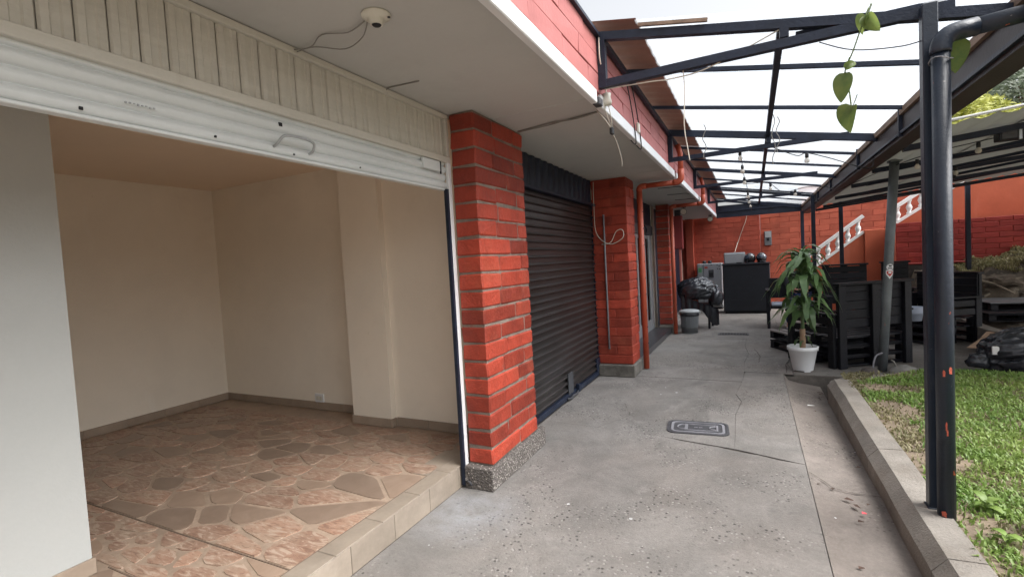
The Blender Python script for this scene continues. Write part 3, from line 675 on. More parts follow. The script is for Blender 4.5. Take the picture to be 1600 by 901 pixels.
# shop floor: grout bed, flagstones, border tiles, step riser
floor = MB().box(-5.47, -1.85, -3, 3.31, 0, FZ - .004).build('shop_floor', mGrout); tag(floor, kind='structure')
MB().box(-5.47, -3.3, 3.3105, 3.49, 0, FZ - .004).build('floor_edge', mGrout, floor)
def clip(poly, n, d):
    out = []
    for i in range(len(poly)):
        a, b_ = poly[i], poly[(i + 1) % len(poly)]
        da, db = a[0] * n[0] + a[1] * n[1] - d, b_[0] * n[0] + b_[1] * n[1] - d
        if da <= 0: out.append(a)
        if (da < 0 < db) or (db < 0 < da):
            t = da / (da - db); out.append((a[0] + (b_[0] - a[0]) * t, a[1] + (b_[1] - a[1]) * t))
    return out
def voronoi_stones(x0, x1, y0, y1, n, ax=1.6, gap=.012):
    pts = [(rnd.uniform(x0, x1), rnd.uniform(y0, y1)) for _ in range(n * 3)]
    sel = []
    for p_ in pts:   # thin to a loose spacing
        if all(((p_[0] - q[0]) / ax) ** 2 + (p_[1] - q[1]) ** 2 > (.62 * math.sqrt((x1 - x0) * (y1 - y0) / ax / n)) ** 2 * rnd.uniform(.35, 1.3) for q in sel): sel.append(p_)
    sel = sel[:n]
    for i, p_ in enumerate(sel):
        poly = [(x0, y0), (x1, y0), (x1, y1), (x0, y1)]
        for j, q in enumerate(sel):
            if i == j: continue
            dx, dy = (q[0] - p_[0]) / ax ** 2, (q[1] - p_[1])
            mx_, my_ = (p_[0] + q[0]) / 2, (p_[1] + q[1]) / 2
            L = math.hypot(dx, dy); nx_, ny_ = dx / L, dy / L
            poly = clip(poly, (nx_, ny_), nx_ * mx_ + ny_ * my_ - gap * rnd.uniform(.5, 1.6))
            if len(poly) < 3: break
        if len(poly) < 3: continue
        # round the corners a little
        out = []
        for k in range(len(poly)):
            a, b_, c = Vector(poly[k - 1]), Vector(poly[k]), Vector(poly[(k + 1) % len(poly)])
            ra, rc = min(.3, .03 / max(.001, (a - b_).length)), min(.3, .03 / max(.001, (c - b_).length))
            out.append(tuple(b_.lerp(a, ra))); out.append(tuple(b_.lerp(c, rc)))
        area = abs(sum(out[k - 1][0] * out[k][1] - out[k][0] * out[k - 1][1] for k in range(len(out)))) / 2
        if area < .004: continue
        yield out
def stones(x0, x1, y0, y1, n):
    for poly in voronoi_stones(x0, x1, y0, y1, n):
        cx, cy = sum(p_[0] for p_ in poly) / len(poly), sum(p_[1] for p_ in poly) / len(poly)
        MB().prism(poly, FZ - .006, FZ + rnd.uniform(-.001, .0025)).build('flagstone', mFlagB if rnd.random() < .22 else mFlagA, floor, org=(cx, cy, FZ))
stones(-5.44, -1.975, 1.485, 3.23, 140)
stones(-4.2, -1.975, 1.165, 1.465, 34)
stones(-2.84, -1.975, -1.0, 1.145, 40)
for (a, b_) in ((1.475, None), (1.155, None)):
    MB().box(-5.4 if a > 1.3 else -2.85, -1.965, a - .003, a + .003, FZ - .006, FZ + .0005).build('joint_strip', mJoint, floor)
MB().box(-1.968, -1.961, -2, 2.535, FZ - .006, FZ + .0005).build('joint_strip', mJoint, floor)
MB().box(-2.10, -1.963, 2.538, 3.29, FZ - .004, FZ + .001).build('threshold_tile', mTile, floor)
y = -2.
while y < 2.9:
    e = min(y + .33, 2.93)
    MB().cbox(-1.958, -1.838, y + .002, e - .002, FZ - .004, FZ + .004, .002).build('step_tile', mTile, floor)
    MB().cbox(-1.849, -1.840, y + .10, e + .10 - .003, 0, FZ - .006, .002).build('riser_tile', mTile, floor)
    y = e
# beige transom with vertical strips
tr = MB().box(-1.862, -1.848, -1.2, 2.80, 2.20, 2.53).build('transom_panel', mTransom, bld); tr['label'] = 'beige ribbed metal panel above the raised white shutter'
for (z0, z1, x1) in ((2.205, 2.245, -1.806), (2.497, 2.528, -1.812)): MB().cbox(-1.862, x1, -1.2, 2.805, z0, z1, .003).build('frame_rail', mTransom, tr)
MB().cbox(-1.862, -1.808, 2.768, 2.80, 2.246, 2.496, .003).build('frame_rail', mTransom, tr)
y = .70 - .09 * 14
while y < 2.74:
    e = min(y + .09, 2.767)
    vs = []; fs = []
    prof_ = [(0, 0), (.08, .008), (.30, .010), (.36, .004), (.62, .004), (.68, .010), (.93, .008), (1, 0)]
    for z in (2.246, 2.496):
        for (t, d) in prof_: vs.append((-1.838 + d, y + .0015 + (e - y - .003) * t, z))
    n = len(prof_)
    for k in range(n - 1): fs.append((k, k + 1, n + k + 1, n + k))
    MB().add(vs, fs).build('strip', mTransom, tr, org=(-1.838, y, 2.25))
    y = e
# raised white shutter curtain
sh = MB().box(-1.858, -1.842, -1.2, 2.772, 2.06, 2.22).build('roller_shutter', mShutterW, bld); sh['label'] = 'white roller shutter rolled up above the open shop'
def slat_mesh(y0, y1, x, z0, h, depth, prof_):
    vs = []; fs = []; n = len(prof_)
    for yy in (y0, y1):
        for (t, d) in prof_: vs.append((x + d * depth, yy, z0 + t * h))
    for k in range(n - 1): fs.append((k, n + k, n + k + 1, k + 1))
    return MB().add(vs, fs, True)
SP = [(0, 0), (.06, .25), (.12, .55), (.45, 1), (.72, .85), (.92, .35), (.97, .05), (1, 0)]
for (z0, h, d) in ((2.032, .052, .022), (2.086, .048, .014), (2.136, .05, .022), (2.188, .034, .012)):
    slat_mesh(-1.2, 2.768, -1.842, z0, h, d, SP).build('slat', mShutterW, sh)
MB().cbox(-1.862, -1.822, -1.2, 2.77, 2.022, 2.034, .003).build('bottom_bar', mShutterW, sh)
hb = MB(); hb.tube(cat_pts([(-1.825, 1.45, 2.062), (-1.795, 1.45, 2.075), (-1.775, 1.47, 2.105), (-1.77, 1.54, 2.112), (-1.775, 1.62, 2.105), (-1.795, 1.635, 2.075), (-1.825, 1.635, 2.062)], 4), .006, 7); hb.build('handle', mLid, sh)
for (yy, zz, s_) in ((.78, 2.05, .006), (1.195, 2.052, .005), (1.55, 2.047, .004), (1.49, 2.165, .010), (1.96, 2.052, .004)):
    MB().box(-1.8225, -1.8175, yy - s_ * .8, yy + s_ * .8, zz - s_ * .8, zz + s_ * .8).build('hole', mDark, sh)
for k in range(8): MB().box(-1.8225, -1.8185, .90 + k * .012, .906 + k * .012, 2.098 + .002 * (k % 3), 2.104 + .001 * (k % 2)).build('stamp_mark', mLid, sh)
lb = MB().cbox(-1.828, -1.806, 2.50, 2.68, 2.135, 2.20, .003); lb.build('lock_plate', mShutterW, sh)
MB().box(-1.81, -1.803, 2.675, 2.685, 2.12, 2.20).build('lock_seam', mDark, sh)
# side guide of the open shop
jb = MB().cbox(-1.825, -1.803, 2.762, 2.80, .02, 2.205, .003).build('shutter_guide', mTrim, bld); jb['label'] = 'white shutter guide strip with a dark groove'
MB().box(-1.83, -1.806, 2.738, 2.7615, .02, 2.03).build('groove', mBlackFrame, jb)
MB().tube([(-1.79, 2.74, .055), (-1.76, 2.735, .05), (-1.755, 2.74, .03), (-1.775, 2.75, .025)], .007, 6).build('loop_bolt', mIron, jb)
# closed black roller shutter
bs = MB().box(-1.90, -1.872, 3.55, 6.20, .0, 2.53).build('roller_shutter', mBlackMetal, bld); bs['label'] = 'closed black roller shutter with a corrugated black header'
n = 29
for k in range(n):
    h = (2.185 - .07) / n
    if ('bslat' not in _mc): _mc['bslat'] = slat_mesh(3.55, 6.165, 0, 0, h, .030, [(0, -.25), (.34, -.25), (.40, .0), (.43, .7), (.47, .95), (.54, 1.05), (.60, .98), (.70, .55), (.74, .1), (.78, -.2), (1, -.25)]).mesh('slat', mBlackMetal)
    link('slat', _mc['bslat'], (-1.872, 0, .07 + k * h), bs)
MB().cbox(-1.885, -1.835, 3.56, 6.17, .012, .068, .004).build('bottom_bar', mBlackFrame, bs)
MB().cbox(-1.88, -1.84, 6.165, 6.20, .0, 2.2, .004).build('guide_rail', mBlackFrame, bs)
MB().cbox(-1.86, -1.832, 6.02, 6.15, .07, .24, .004).build('corner_plate', mBlackFrame, bs)
for (yy, zz, w_, h_) in ((4.93, .06, .16, .23),): MB().cbox(-1.845, -1.832, yy, yy + w_, zz, zz + h_, .003).build('lock_plate', mDarkGrey, bs)
MB().cbox(-1.845, -1.80, 5.18, 5.22, .03, .12, .004).build('latch', mBlackFrame, bs)
MB().tube([(-1.83, 4.86, .035), (-1.80, 4.92, .03), (-1.81, 5.0, .04), (-1.80, 5.1, .035), (-1.82, 5.2, .045)], .012, 6).build('chain', mIron, bs)
MB().cbox(-1.88, -1.80, 3.555, 6.16, 2.195, 2.225, .004).build('header_rail', mBlackFrame, bs)
vs = []; fs = []; nn = 64
for k in range(nn + 1):
    yy = 3.56 + (6.155 - 3.56) * k / nn; d = (0, .0, .014, .014)[k % 4]
    vs += [(-1.858 + d, yy, 2.226), (-1.858 + d, yy, 2.526)]
for k in range(nn): fs.append((2 * k, 2 * k + 2, 2 * k + 3, 2 * k + 1))
MB().add(vs, fs).build('corrugated_header', mBlackFrame, bs)
MB().box(-1.95, -1.90, 3.55, 6.2, 0, 2.53).build('shutter_backing', mDark, bld)
# glass door shop
ds = thing  # alias unused
rm = MB(); rm.box(-4.6, -4.5, 6.5, 10.0, 0, 2.53).box(-4.5, -1.95, 6.5, 6.58, 0, 2.53).box(-4.5, -1.80, 9.98, 10.3, 0, 2.53).box(-4.5, -1.86, 6.58, 9.98, 0, .09).box(-4.5, -1.87, 6.58, 9.98, 2.45, 2.53)
rm.build('interior_wall', mRoomWall, bld)
MB().cbox(-1.86, -1.475, 6.64, 9.92, 0, .10, .006).build('door_step', mPlatform, bld)
hd = MB().box(-1.86, -1.80, 6.6, 9.93, 2.12, 2.53).build('shutter_header', mBlackFrame, bld)
MB().cbox(-1.86, -1.775, 6.6, 9.93, 1.93, 2.115, .01).build('raised_shutter', mDarkGrey, hd)
for yy in (7.35, 9.1): MB().tube(cat_pts([(-1.775, yy, 2.09), (-1.745, yy + .02, 2.06), (-1.74, yy + .06, 2.0), (-1.77, yy + .22, 1.97)], 4), .014, 6).build('handle', mBlackFrame, hd)
dr = MB().cbox(-1.835, -1.795, 9.62, 9.90, .10, 1.93, .004).build('glass_door', mAlu, bld); dr['label'] = 'aluminium framed glass door between two red pillars'
for (y0, y1, z0, z1) in ((6.6, 6.68, .1, 1.93), (8.55, 8.63, .1, 1.93), (9.22, 9.30, .1, 1.93)): MB().cbox(-1.83, -1.80, y0, y1, z0, z1, .003).build('door_stile', mAlu, dr)
for (z0, z1) in ((.10, .30), (1.86, 1.925), ): MB().cbox(-1.828, -1.802, 6.68, 9.62, z0, z1, .003).build('door_rail', mAlu, dr)
MB().box(-1.818, -1.812, 6.68, 9.62, .30, 1.86).build('pane', mGlass, dr)
MB().box(-1.8115, -1.811, 7.5, 7.62, 1.55, 1.72).build('sticker', mSticker, dr)
MB().cbox(-2.5, -2.2, 8.3, 8.9, .1, .95, .01).build('counter', mRoomWall, dr)
# dark entrance beyond the third pillar
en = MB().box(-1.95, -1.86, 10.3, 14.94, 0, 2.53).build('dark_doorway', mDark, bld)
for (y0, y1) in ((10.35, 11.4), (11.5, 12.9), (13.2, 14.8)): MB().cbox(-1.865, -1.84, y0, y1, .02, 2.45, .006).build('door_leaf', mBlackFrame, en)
MB().cbox(-1.84, -1.80, 13.0, 13.1, 0, 2.45, .006).build('door_post', mPinkPole, en)

# drainpipes
def elbow_pts(a, b_, c, r, n=6):
    a, b_, c = Vector(a), Vector(b_), Vector(c); p0 = b_ + (a - b_).normalized() * r; p1 = b_ + (c - b_).normalized() * r
    return [a] + [(1 - t) ** 2 * p0 + 2 * t * (1 - t) * b_ + t * t * p1 for t in [i / n for i in range(n + 1)]] + [c]
def drain(x, y, label, zdrop=2.45):
    t = thing('drainpipe', label, 'drainpipe', (x, y, 0), 'orange painted drainpipes')
    MB().tube([(x, y, .01), (x, y, zdrop - .06)], .038, 12).build('downpipe', mPipe, t)
    p_ = elbow_pts((x, y, zdrop - .06), (x, y, zdrop), (x + .1, y, zdrop), .05)
    MB().tube(p_, .040, 12).build('elbow', mPipe, t)
    MB().tube([(x + .1, y, zdrop), (-.88, y, zdrop)], .034, 12).build('cross_pipe', mPipe, t)
    p_ = elbow_pts((-.90, y, zdrop), (-.80, y, zdrop), (-.80, y, zdrop + .16), .07)
    MB().tube(p_, .040, 12).build('elbow', mPipe, t)
    MB().tube([(-.80, y, zdrop + .1), (-.80, y, zdrop + .36), (-.83, y, zdrop + .47)], .034, 12).build('riser', mPipe, t)
    for k in range(9): MB().tube([(x + .036, y - .02, .35 + k * .22), (x + .041, y - .012, .36 + k * .22)], .006, 5).build('nail', mIron, t)
drain(-1.335, 6.64, 'orange painted drainpipe beside the pillar left of the glass door')
drain(-1.375, 9.74, 'orange painted drainpipe behind the grey bin, farther along')

# red sign box on a pole
sg = thing('sign_post', 'dull red box on a thin pink pole by the dark doorway', 'sign post', (-1.5, 11.6, 0))
MB().cbox(-1.62, -1.40, 11.52, 11.64, 1.66, 2.40, .008).build('sign_box', mRedBox, sg)
MB().box(-1.605, -1.415, 11.512, 11.52, 1.68, 2.38).build('sign_face', mRedBox, sg)
MB().cbox(-1.50, -1.45, 11.55, 11.60, 0, 1.66, .006).build('pole', mPinkPole, sg)
MB().box(-1.56, -1.44, 11.53, 11.63, 2.40, 2.532).build('bracket', mIron, sg)
# small spotlights under the soffit
for (x, y, lab) in ((-1.28, 10.9, 'small grey spotlight under the soffit beside the red sign box'), (-.98, 13.9, 'small grey spotlight under the soffit at the far end')):
    t = thing('spotlight', lab, 'spotlight', (x, y, 2.53), 'spotlights under the soffit')
    MB().lathe((x, y, 2.53), [(.0, 0), (.05, 0), (.05, -.02), (.0, -.02)], 12).build('base', mIron, t)
    MB().tube([(x, y, 2.51), (x, y - .02, 2.46)], .012, 6).build('arm', mIron, t)
    MB().tube([(x, y + .03, 2.45), (x, y - .03, 2.44), (x, y - .09, 2.42)], [.03, .045, .07], 12).build('head', mIron, t)
    MB().tube([(x, y - .088, 2.421), (x, y - .094, 2.419)], .06, 12).build('lens', mPorcelain, t)

# soffit lampholder with cables
lx, ly = -1.325, 1.575
lh = thing('lampholder', 'white round porcelain lampholder on the soffit without a bulb', 'lampholder', (lx, ly, SZ))
MB().lathe((lx, ly, SZ), [(.0, 0), (.056, 0), (.059, -.005), (.057, -.011), (.042, -.016), (.029, -.021), (.026, -.040), (.020, -.042), (.018, -.03), (0, -.03)], 24).build('base', mPorcelain, lh)
MB().lathe((lx, ly, SZ), [(.019, -.041), (.016, -.045), (.010, -.047), (0, -.047)], 16).build('socket_contact', mDark, lh)
MB().lathe((lx + .048, ly + .02, SZ - .014), [(0, 0), (.006, 0), (.006, -.004), (0, -.004)], 8).build('screw', mIron, lh)
def wire(name, pts, r, mat, label, cat='cable', grp=None, n=5):
    o = MB().tube(cat_pts(pts, n), r, 5).build(name, mat); return tag(o, label, cat, grp)
wire('cable', [(lx - .055, ly, SZ - .008), (-1.50, 1.60, SZ - .015), (-1.62, 1.57, SZ - .006), (-1.72, 1.60, SZ - .02), (-1.81, 1.585, 2.515)], .0028, mCableGrey, 'thin grey cable from the lampholder to the beige panel, upper of two')
wire('cable', [(lx - .055, ly + .01, SZ - .008), (-1.46, 1.64, SZ - .03), (-1.60, 1.68, SZ - .03), (-1.72, 1.62, SZ - .014), (-1.81, 1.60, 2.512)], .0028, mCableGrey, 'thin grey cable sagging from the lampholder, lower of two')
wire('cable', [(-1.815, 2.205, 2.50), (-1.805, 2.20, SZ - .008), (-1.70, 2.21, SZ - .005), (-1.60, 2.22, SZ - .005)], .004, mCableGrey, 'short grey cable stub on the soffit above the beige panel')
wire('cable', [(-1.60, 3.46, SZ - .006), (-1.3, 3.40, SZ - .008), (-1.1, 3.37, SZ - .02), (-.93, 3.34, SZ - .012)], .006, mCableGrey, 'grey cable crossing the soffit from the near pillar to the fascia')
wire('cable', [(-1.60, 3.48, SZ - .006), (-1.3, 3.44, SZ - .006), (-1.12, 3.38, SZ - .008), (-.93, 3.355, SZ - .005)], .0035, mCableGrey, 'thinner grey cable beside the one crossing the soffit')
# junction on the fascia with dangling wires
jn = thing('junction_box', 'small grey-white junction insulator with tangled wires on the soffit edge', 'junction box', (-.862, 3.26, 2.55))
MB().lathe((-.845, 3.27, 2.53), [(0, 0), (.028, .0), (.034, .02), (.026, .05), (.03, .075), (.0, .085)], 12).build('insulator', mPorcelain, jn)
MB().cbox(-.90, -.85, 3.12, 3.19, 2.50, 2.55, .006).build('clamp', mIron, jn)
MB().cbox(-.86, -.835, 3.36, 3.40, 2.36, 2.41, .006).build('connector', mCableDark, jn)
for pts in ([(-.85, 3.2, 2.52), (-.845, 3.27, 2.45), (-.85, 3.35, 2.42), (-.848, 3.38, 2.38)], [(-.93, 3.3, 2.52), (-.88, 3.33, 2.46), (-.85, 3.37, 2.40)], [(-.84, 3.29, 2.53), (-.835, 3.33, 2.45), (-.848, 3.38, 2.40)], [(-.848, 3.39, 2.37), (-.845, 3.50, 2.33), (-.84, 3.60, 2.23), (-.845, 3.62, 2.18)]):
    MB().tube(cat_pts(pts, 5), .003, 5).build('wire', mCable, jn)
wire('cable', [(-.845, 3.28, 2.58), (-.85, 3.24, 2.70), (-.85, 3.16, 2.80), (-.855, 3.18, 2.95)], .0045, mCable, 'white cable rising from the junction insulator to the canopy frame')
wire('cable', [(-.84, 3.22, 2.62), (-.55, 3.20, 2.60), (-.42, 3.20, 2.59), (-.2, 3.20, 2.61), (.2, 3.19, 2.74)], .004, mCable, 'white cable running along the first canopy truss')
wire('cable', [(-.35, 3.20, 2.63), (-.345, 3.20, 2.50), (-.355, 3.2, 2.30), (-.34, 3.21, 2.15), (-.33, 3.2, 2.08)], .0032, mCable, 'thin white wire hanging down from the first truss')
for i, (yy, lab) in enumerate(((4.18, 'dark cable running down the fascia by the second bracket, left one'), (4.40, 'dark cable running down the fascia by the second bracket, right one'))):
    wire('cable', [(-.855, yy - .3, 2.95), (-.855, yy - .15, 2.80), (-.857, yy, 2.6), (-.855, yy + .02, 2.46), (-.90, yy + .04, 2.50)], .005, mCableDark, lab)
b = MB().cbox(-.866, -.845, 4.30, 4.36, 2.58, 2.66, .004).build('switch_box', mPorcelain); tag(b, 'tiny pale switch box on the red fascia between dark cables', 'switch box')
wire('cable', [(-1.80, 6.10, 2.50), (-1.80, 6.08, 2.2), (-1.78, 6.07, 1.85), (-1.62, 6.06, 1.70), (-1.45, 6.06, 1.76), (-1.44, 6.05, 1.86), (-1.52, 6.05, 1.85), (-1.60, 6.06, 1.72), (-1.72, 6.07, 1.70)], .0042, mCable, 'looped pale cable on the front of the second brick pillar', n=8)
o = MB().tube([(-1.70, 6.148, .35), (-1.70, 6.145, 1.4), (-1.70, 6.147, 2.08)], .012, 6).build('conduit', mIronPale); tag(o, 'thin grey conduit running up the second brick pillar', 'conduit')
for k in range(3):
    yy = 7.6 + k * .9
    wire('cable', [(-1.25, yy, SZ - .006), (-1.1, yy - .15, SZ - .03), (-.95, yy + .05, SZ - .01), (-.89, yy + .3, SZ - .03)], .005, mCableDark, ('first', 'second', 'third')[k] + ' dark cable under the soffit beyond the near drainpipe', 'cable')

# ------------------------------------------------------------------ translucent canopy over the passage
cn = thing('canopy_roof', 'black steel canopy frame with clear roof sheets over the passage', 'canopy', (.2, 8, 0))
def rz(x): return 2.985 - .19 * (x + .87)
TY = [3.2, 6.13, 8.87, 11.75, 14.5]
for y in TY:
    t = MB().beam((-.865, y, rz(-.865) - .03), (1.17, y, rz(1.17) - .03), .046, .05).build('truss', mBlackFrame, cn)
    MB().beam((-.865, y, 2.645), (.92, y, 2.655), .045, .048).build('bottom_chord', mBlackFrame, t)
    MB().beam((-.845, y, 2.62), (-.845, y, 2.96), .05, .05).build('end_bracket', mBlackFrame, t)
    MB().beam((.19, y, 2.68), (.19, y, rz(.19) - .05), .045, .05).build('web_strut', mBlackFrame, t)
    if y < 4: MB().beam((.25, y + .05, 2.70), (.9, y + .05, 2.70), .03, .03).build('stiffener', mBlackFrame, t)
PY = [4.02, 5.1, 6.16, 7.2, 8.16, 9.15, 10.38, 11.7, 13.1, 14.4]
for y in PY: MB().beam((-.86, y, rz(-.86) + .012), (1.18, y, rz(1.18) + .012), .026, .03).build('purlin', mBlackFrame, cn)
MB().beam((.18, 3.2, rz(.18) - .02), (.18, 14.5, rz(.18) - .02), .04, .04).build('rafter', mBlackFrame, cn)
MB().beam((-.85, 3.2, 2.945), (-.85, 14.6, 2.945), .03, .04).build('wall_plate', mBlackFrame, cn)
# clear sheets, gently corrugated across the slope
def sheet(x0, x1, y0, y1, mat, name, dz, amp=.008, per=.19):
    nn = max(4, int((y1 - y0) / per * 4)); vs = []; fs = []
    for k in range(nn + 1):
        y = y0 + (y1 - y0) * k / nn; z = amp * math.sin(2 * math.pi * y / per)
        vs += [(x0, y, rz(x0) + dz + z), (x1, y, rz(x1) + dz + z)]
    for k in range(nn): fs.append((2 * k, 2 * k + 1, 2 * k + 3, 2 * k + 2))
    return MB().add(vs, fs, True).build(name, mat, cn)
ysh = [3.15] + [3.15 + 1.04 * i for i in range(1, 11)] + [14.6]
for a, b_ in zip(ysh[:-1], ysh[1:]):
    sheet(-.62, 1.25, a, b_ + .03, mSheet, 'roof_sheet', .045)
    sheet(-.90, -.61 + .03 * math.sin(a * 3), a, b_ - .004, mBrown, 'brown_sheet', .055)
MB().cbox(-.87, 1.15, 14.52, 14.56, 2.47, 2.80, .006).build('end_panel', mBlackFrame, cn)
MB().beam((-.60, 3.16, rz(-.60) + .012), (-.2, 3.16, rz(-.2) + .012), .02, .02).build('timber_strip', mWood, cn)
# gutter of the canopy
gt = MB(); gt.box(1.155, 1.175, 1.2, 14.55, 2.39, 2.63).box(1.175, 1.295, 1.2, 14.55, 2.395, 2.41).box(1.295, 1.312, 1.2, 14.55, 2.395, 2.58)
gto = gt.build('gutter', mSteelDark, cn)
MB().beam((1.145, 1.2, 2.60), (1.145, 14.5, 2.60), .03, .05).build('gutter_timber', mWood, gto)
MB().beam((1.143, 1.2, 2.43), (1.143, 14.5, 2.43), .022, .022).build('gutter_rail', mBlackFrame, gto)
for y in (5.2, 7.05, 9.3, 11.0): MB().beam((1.14, y, 2.40), (1.14, y, 2.64), .03, .02).build('gutter_strap', mBlackFrame, gto)
# canopy posts
for (x, y, z1, s_, lab) in ((.803, 3.13, 2.66, .062, 'near square post behind the round downpipe'), (1.11, 11.6, 2.58, .07, None), (1.06, 13.4, 2.40, .07, None)):
    o = MB().cbox(x - s_ / 2, x + s_ / 2, y - s_ / 2, y + s_ / 2, -.05, z1, .004).build('post', mPost if y < 4 else mBlackFrame, cn)
    MB().cbox(x - s_ * .62, x + s_ * .62, y - s_ * .62, y + s_ * .62, -.05 if y > 4 else .1, .012 if y > 4 else .148, .003).build('base_plate', mPost, o)
# round downpipe from the gutter
dp = thing('downpipe', 'round black downpipe with an elbow standing at the kerb edge', 'downpipe', (.825, 3.045, .12))
MB().tube([(.825, 3.045, .11), (.825, 3.045, 1.2), (.825, 3.045, 2.40)], .0365, 18).build('pipe', mPost, dp)
MB().tube(elbow_pts((.825, 3.045, 2.39), (.825, 3.045, 2.475), (.96, 3.06, 2.487), .07), .042, 18).build('elbow', mPost, dp)
MB().tube([(.95, 3.058, 2.486), (1.16, 3.08, 2.51), (1.26, 3.09, 2.52)], .0385, 18).build('branch_pipe', mPost, dp)
MB().tube([(.825 + .044 * math.cos(a * .5), 3.045 + .044 * math.sin(a * .5), 2.36 + .01 * math.sin(a)) for a in range(13)], .003, 5).build('tie_wire', mIronPale, dp)
for (aa, zz, w_, h_) in ((-110, .86, .010, .035), (-70, .875, .014, .035), (-100, .60, .007, .045), (-94, .57, .007, .03), (-120, .16, .02, .03)):
    vs = []
    for j in range(4):
        for i in range(3):
            q = R(aa) + (i / 2 - .5) * w_ / .037 * (1, .8, 1.1, .5)[j]; vs.append((.825 + .0371 * math.cos(q), 3.045 + .0371 * math.sin(q), zz + (j / 3 - .5) * h_ + rnd.uniform(-.004, .004)))
    MB().add(vs, [(j * 3 + i, j * 3 + i + 1, j * 3 + i + 4, j * 3 + i + 3) for j in range(3) for i in range(2)], True).build('paint_chip', mChip, dp)
# leaning pole with stickers
pl = thing('leaning_pole', 'weathered grey steel pole with stickers leaning behind the lawn', 'pole', (1.33, 7.05, 0))
a_, b_ = Vector((1.335, 7.06, -.02)), Vector((1.49, 7.06, 2.48))
MB().tube([a_.lerp(b_, t) for t in (0, .3, .6, 1)], .048, 16).build('shaft', mPole, pl)
MB().cbox(1.43, 1.55, 6.99, 7.13, 2.44, 2.47, .004).build('cap_plate', mPole, pl)
def patch(c, w_, h_, mat, name, parent, rr=.0495, n=6, shape=None):
    ax = (b_ - a_).normalized(); vc = a_.lerp(b_, (c - a_.z) / (b_.z - a_.z))
    u = Vector((0.18, -1, 0)).normalized(); s_ = ax.cross(u).normalized()
    if s_.x < 0: s_ = -s_
    vs = []; fs = []
    for j in range(n + 1):
        t = j / n - .5; ww = w_ * (shape(t) if shape else 1)
        for i in range(n + 1):
            q = (i / n - .5) * ww / rr
            vs.append(vc + ax * (t * h_) + (u * math.cos(q) + s_ * math.sin(q)) * rr)
    for j in range(n):
        for i in range(n): k = j * (n + 1) + i; fs.append((k, k + 1, k + n + 2, k + n + 1))
    return MB().add(vs, fs, True).build(name, mat, parent)
disc = lambda t: math.sqrt(max(.02, 1 - 4 * t * t))
shield = lambda t: max(.05, min(1, (t + .5) * 1.8))
patch(1.235, .075, .075, mSticker, 'sticker', pl, shape=disc); patch(1.25, .03, .02, mIron, 'sticker_print', pl, .0502); patch(1.222, .045, .012, mIron, 'sticker_print', pl, .0502)
patch(1.150, .08, .10, mSticker, 'sticker', pl, shape=shield); patch(1.158, .062, .062, mStickerRed, 'sticker_print', pl, .0502, shape=shield)
for dx in (.9, 1.0): pass
patch(1.172, .03, .022, mSticker, 'sticker_print', pl, .0506)
for i, (x, y, rr, lab) in enumerate(((1.19, 6.93, .09, 'dark rounded stone at the left foot of the leaning pole'), (1.52, 6.98, .13, 'pale rounded concrete lump at the right foot of the leaning pole'))):
    b = MB(); b.lathe((x, y, -.02), [(rr, 0), (rr * .98, rr * .35), (rr * .75, rr * .7), (rr * .3, rr * .9), (0, rr * .93)], 14, 1.15, .9); b.v = [tuple(Vector(v) + Vector((noise.noise(Vector(v) * 9),) * 3) * .02) for v in b.v]
    tag(b.build('stone', mStone if i else mConcBase), lab, 'stone')
for i, pts in enumerate(([(1.23, 6.98, .0), (1.24, 6.98, .12), (1.27, 6.99, .2), (1.33, 7.0, .23)], [(1.41, 7.0, .15), (1.44, 6.99, .12), (1.47, 6.98, .02)])):
    wire('hose_loop', pts, .01, mCableGrey if i else mIronPale, ('pale bent tube loop standing left of the leaning pole foot', 'dark bent tube standing right of the leaning pole foot')[i], 'tube')

# festoon lights
def bulb(parent, x, y, z):
    s_ = MB().lathe((x, y, z), [(0, .0), (.016, 0), (.018, -.03), (.016, -.05), (0, -.05)], 10).build('socket', mCableDark, parent)
    MB().lathe((x, y, z - .05), [(.012, 0), (.024, -.02), (.026, -.036), (.018, -.052), (0, -.058)], 10).build('bulb', mBulb, s_)
def festoon(pts, bulbs, label):
    t = thing('string_light', label, 'string light', pts[0], 'festoon lights under the canopies')
    MB().tube(cat_pts(pts, 6), .005, 5).build('cord', mCableDark, t)
    for q in bulbs: bulb(t, *q)
festoon([(-.10, 6.1, 2.66), (-.09, 6.9, 2.60), (-.08, 7.8, 2.57), (-.06, 8.85, 2.58), (-.04, 10.2, 2.52), (-.02, 11.7, 2.56), (0, 13, 2.5)], [(-.10, 6.2, 2.65), (-.09, 6.9, 2.60), (-.08, 7.8, 2.57), (-.05, 9.5, 2.54), (-.04, 10.4, 2.53), (-.02, 11.6, 2.55)], 'string of bulbs running along the middle of the clear canopy')
festoon([(.2, 6.2, 2.66), (.45, 6.2, 2.52), (.55, 6.2, 2.53), (.75, 6.2, 2.45), (1.1, 6.25, 2.30), (1.15, 6.3, 2.42)], [(.55, 6.2, 2.53)], 'string light with one bulb across the second truss')
festoon([(-.08, 8.8, 2.60), (.25, 8.87, 2.58), (.46, 8.9, 2.42), (.8, 8.9, 2.46), (1.12, 9.0, 2.42)], [(.28, 8.87, 2.57), (.62, 8.9, 2.44)], 'string light with two bulbs across the third truss')
festoon([(1.16, 9.6, 2.38), (1.5, 7.0, 2.40), (1.9, 6.2, 2.42), (2.5, 6.3, 2.46), (3.2, 7.8, 2.42)], [(1.62, 6.75, 2.40), (1.95, 6.2, 2.42), (2.3, 8.0, 2.42)], 'string light under the grey seating canopy')

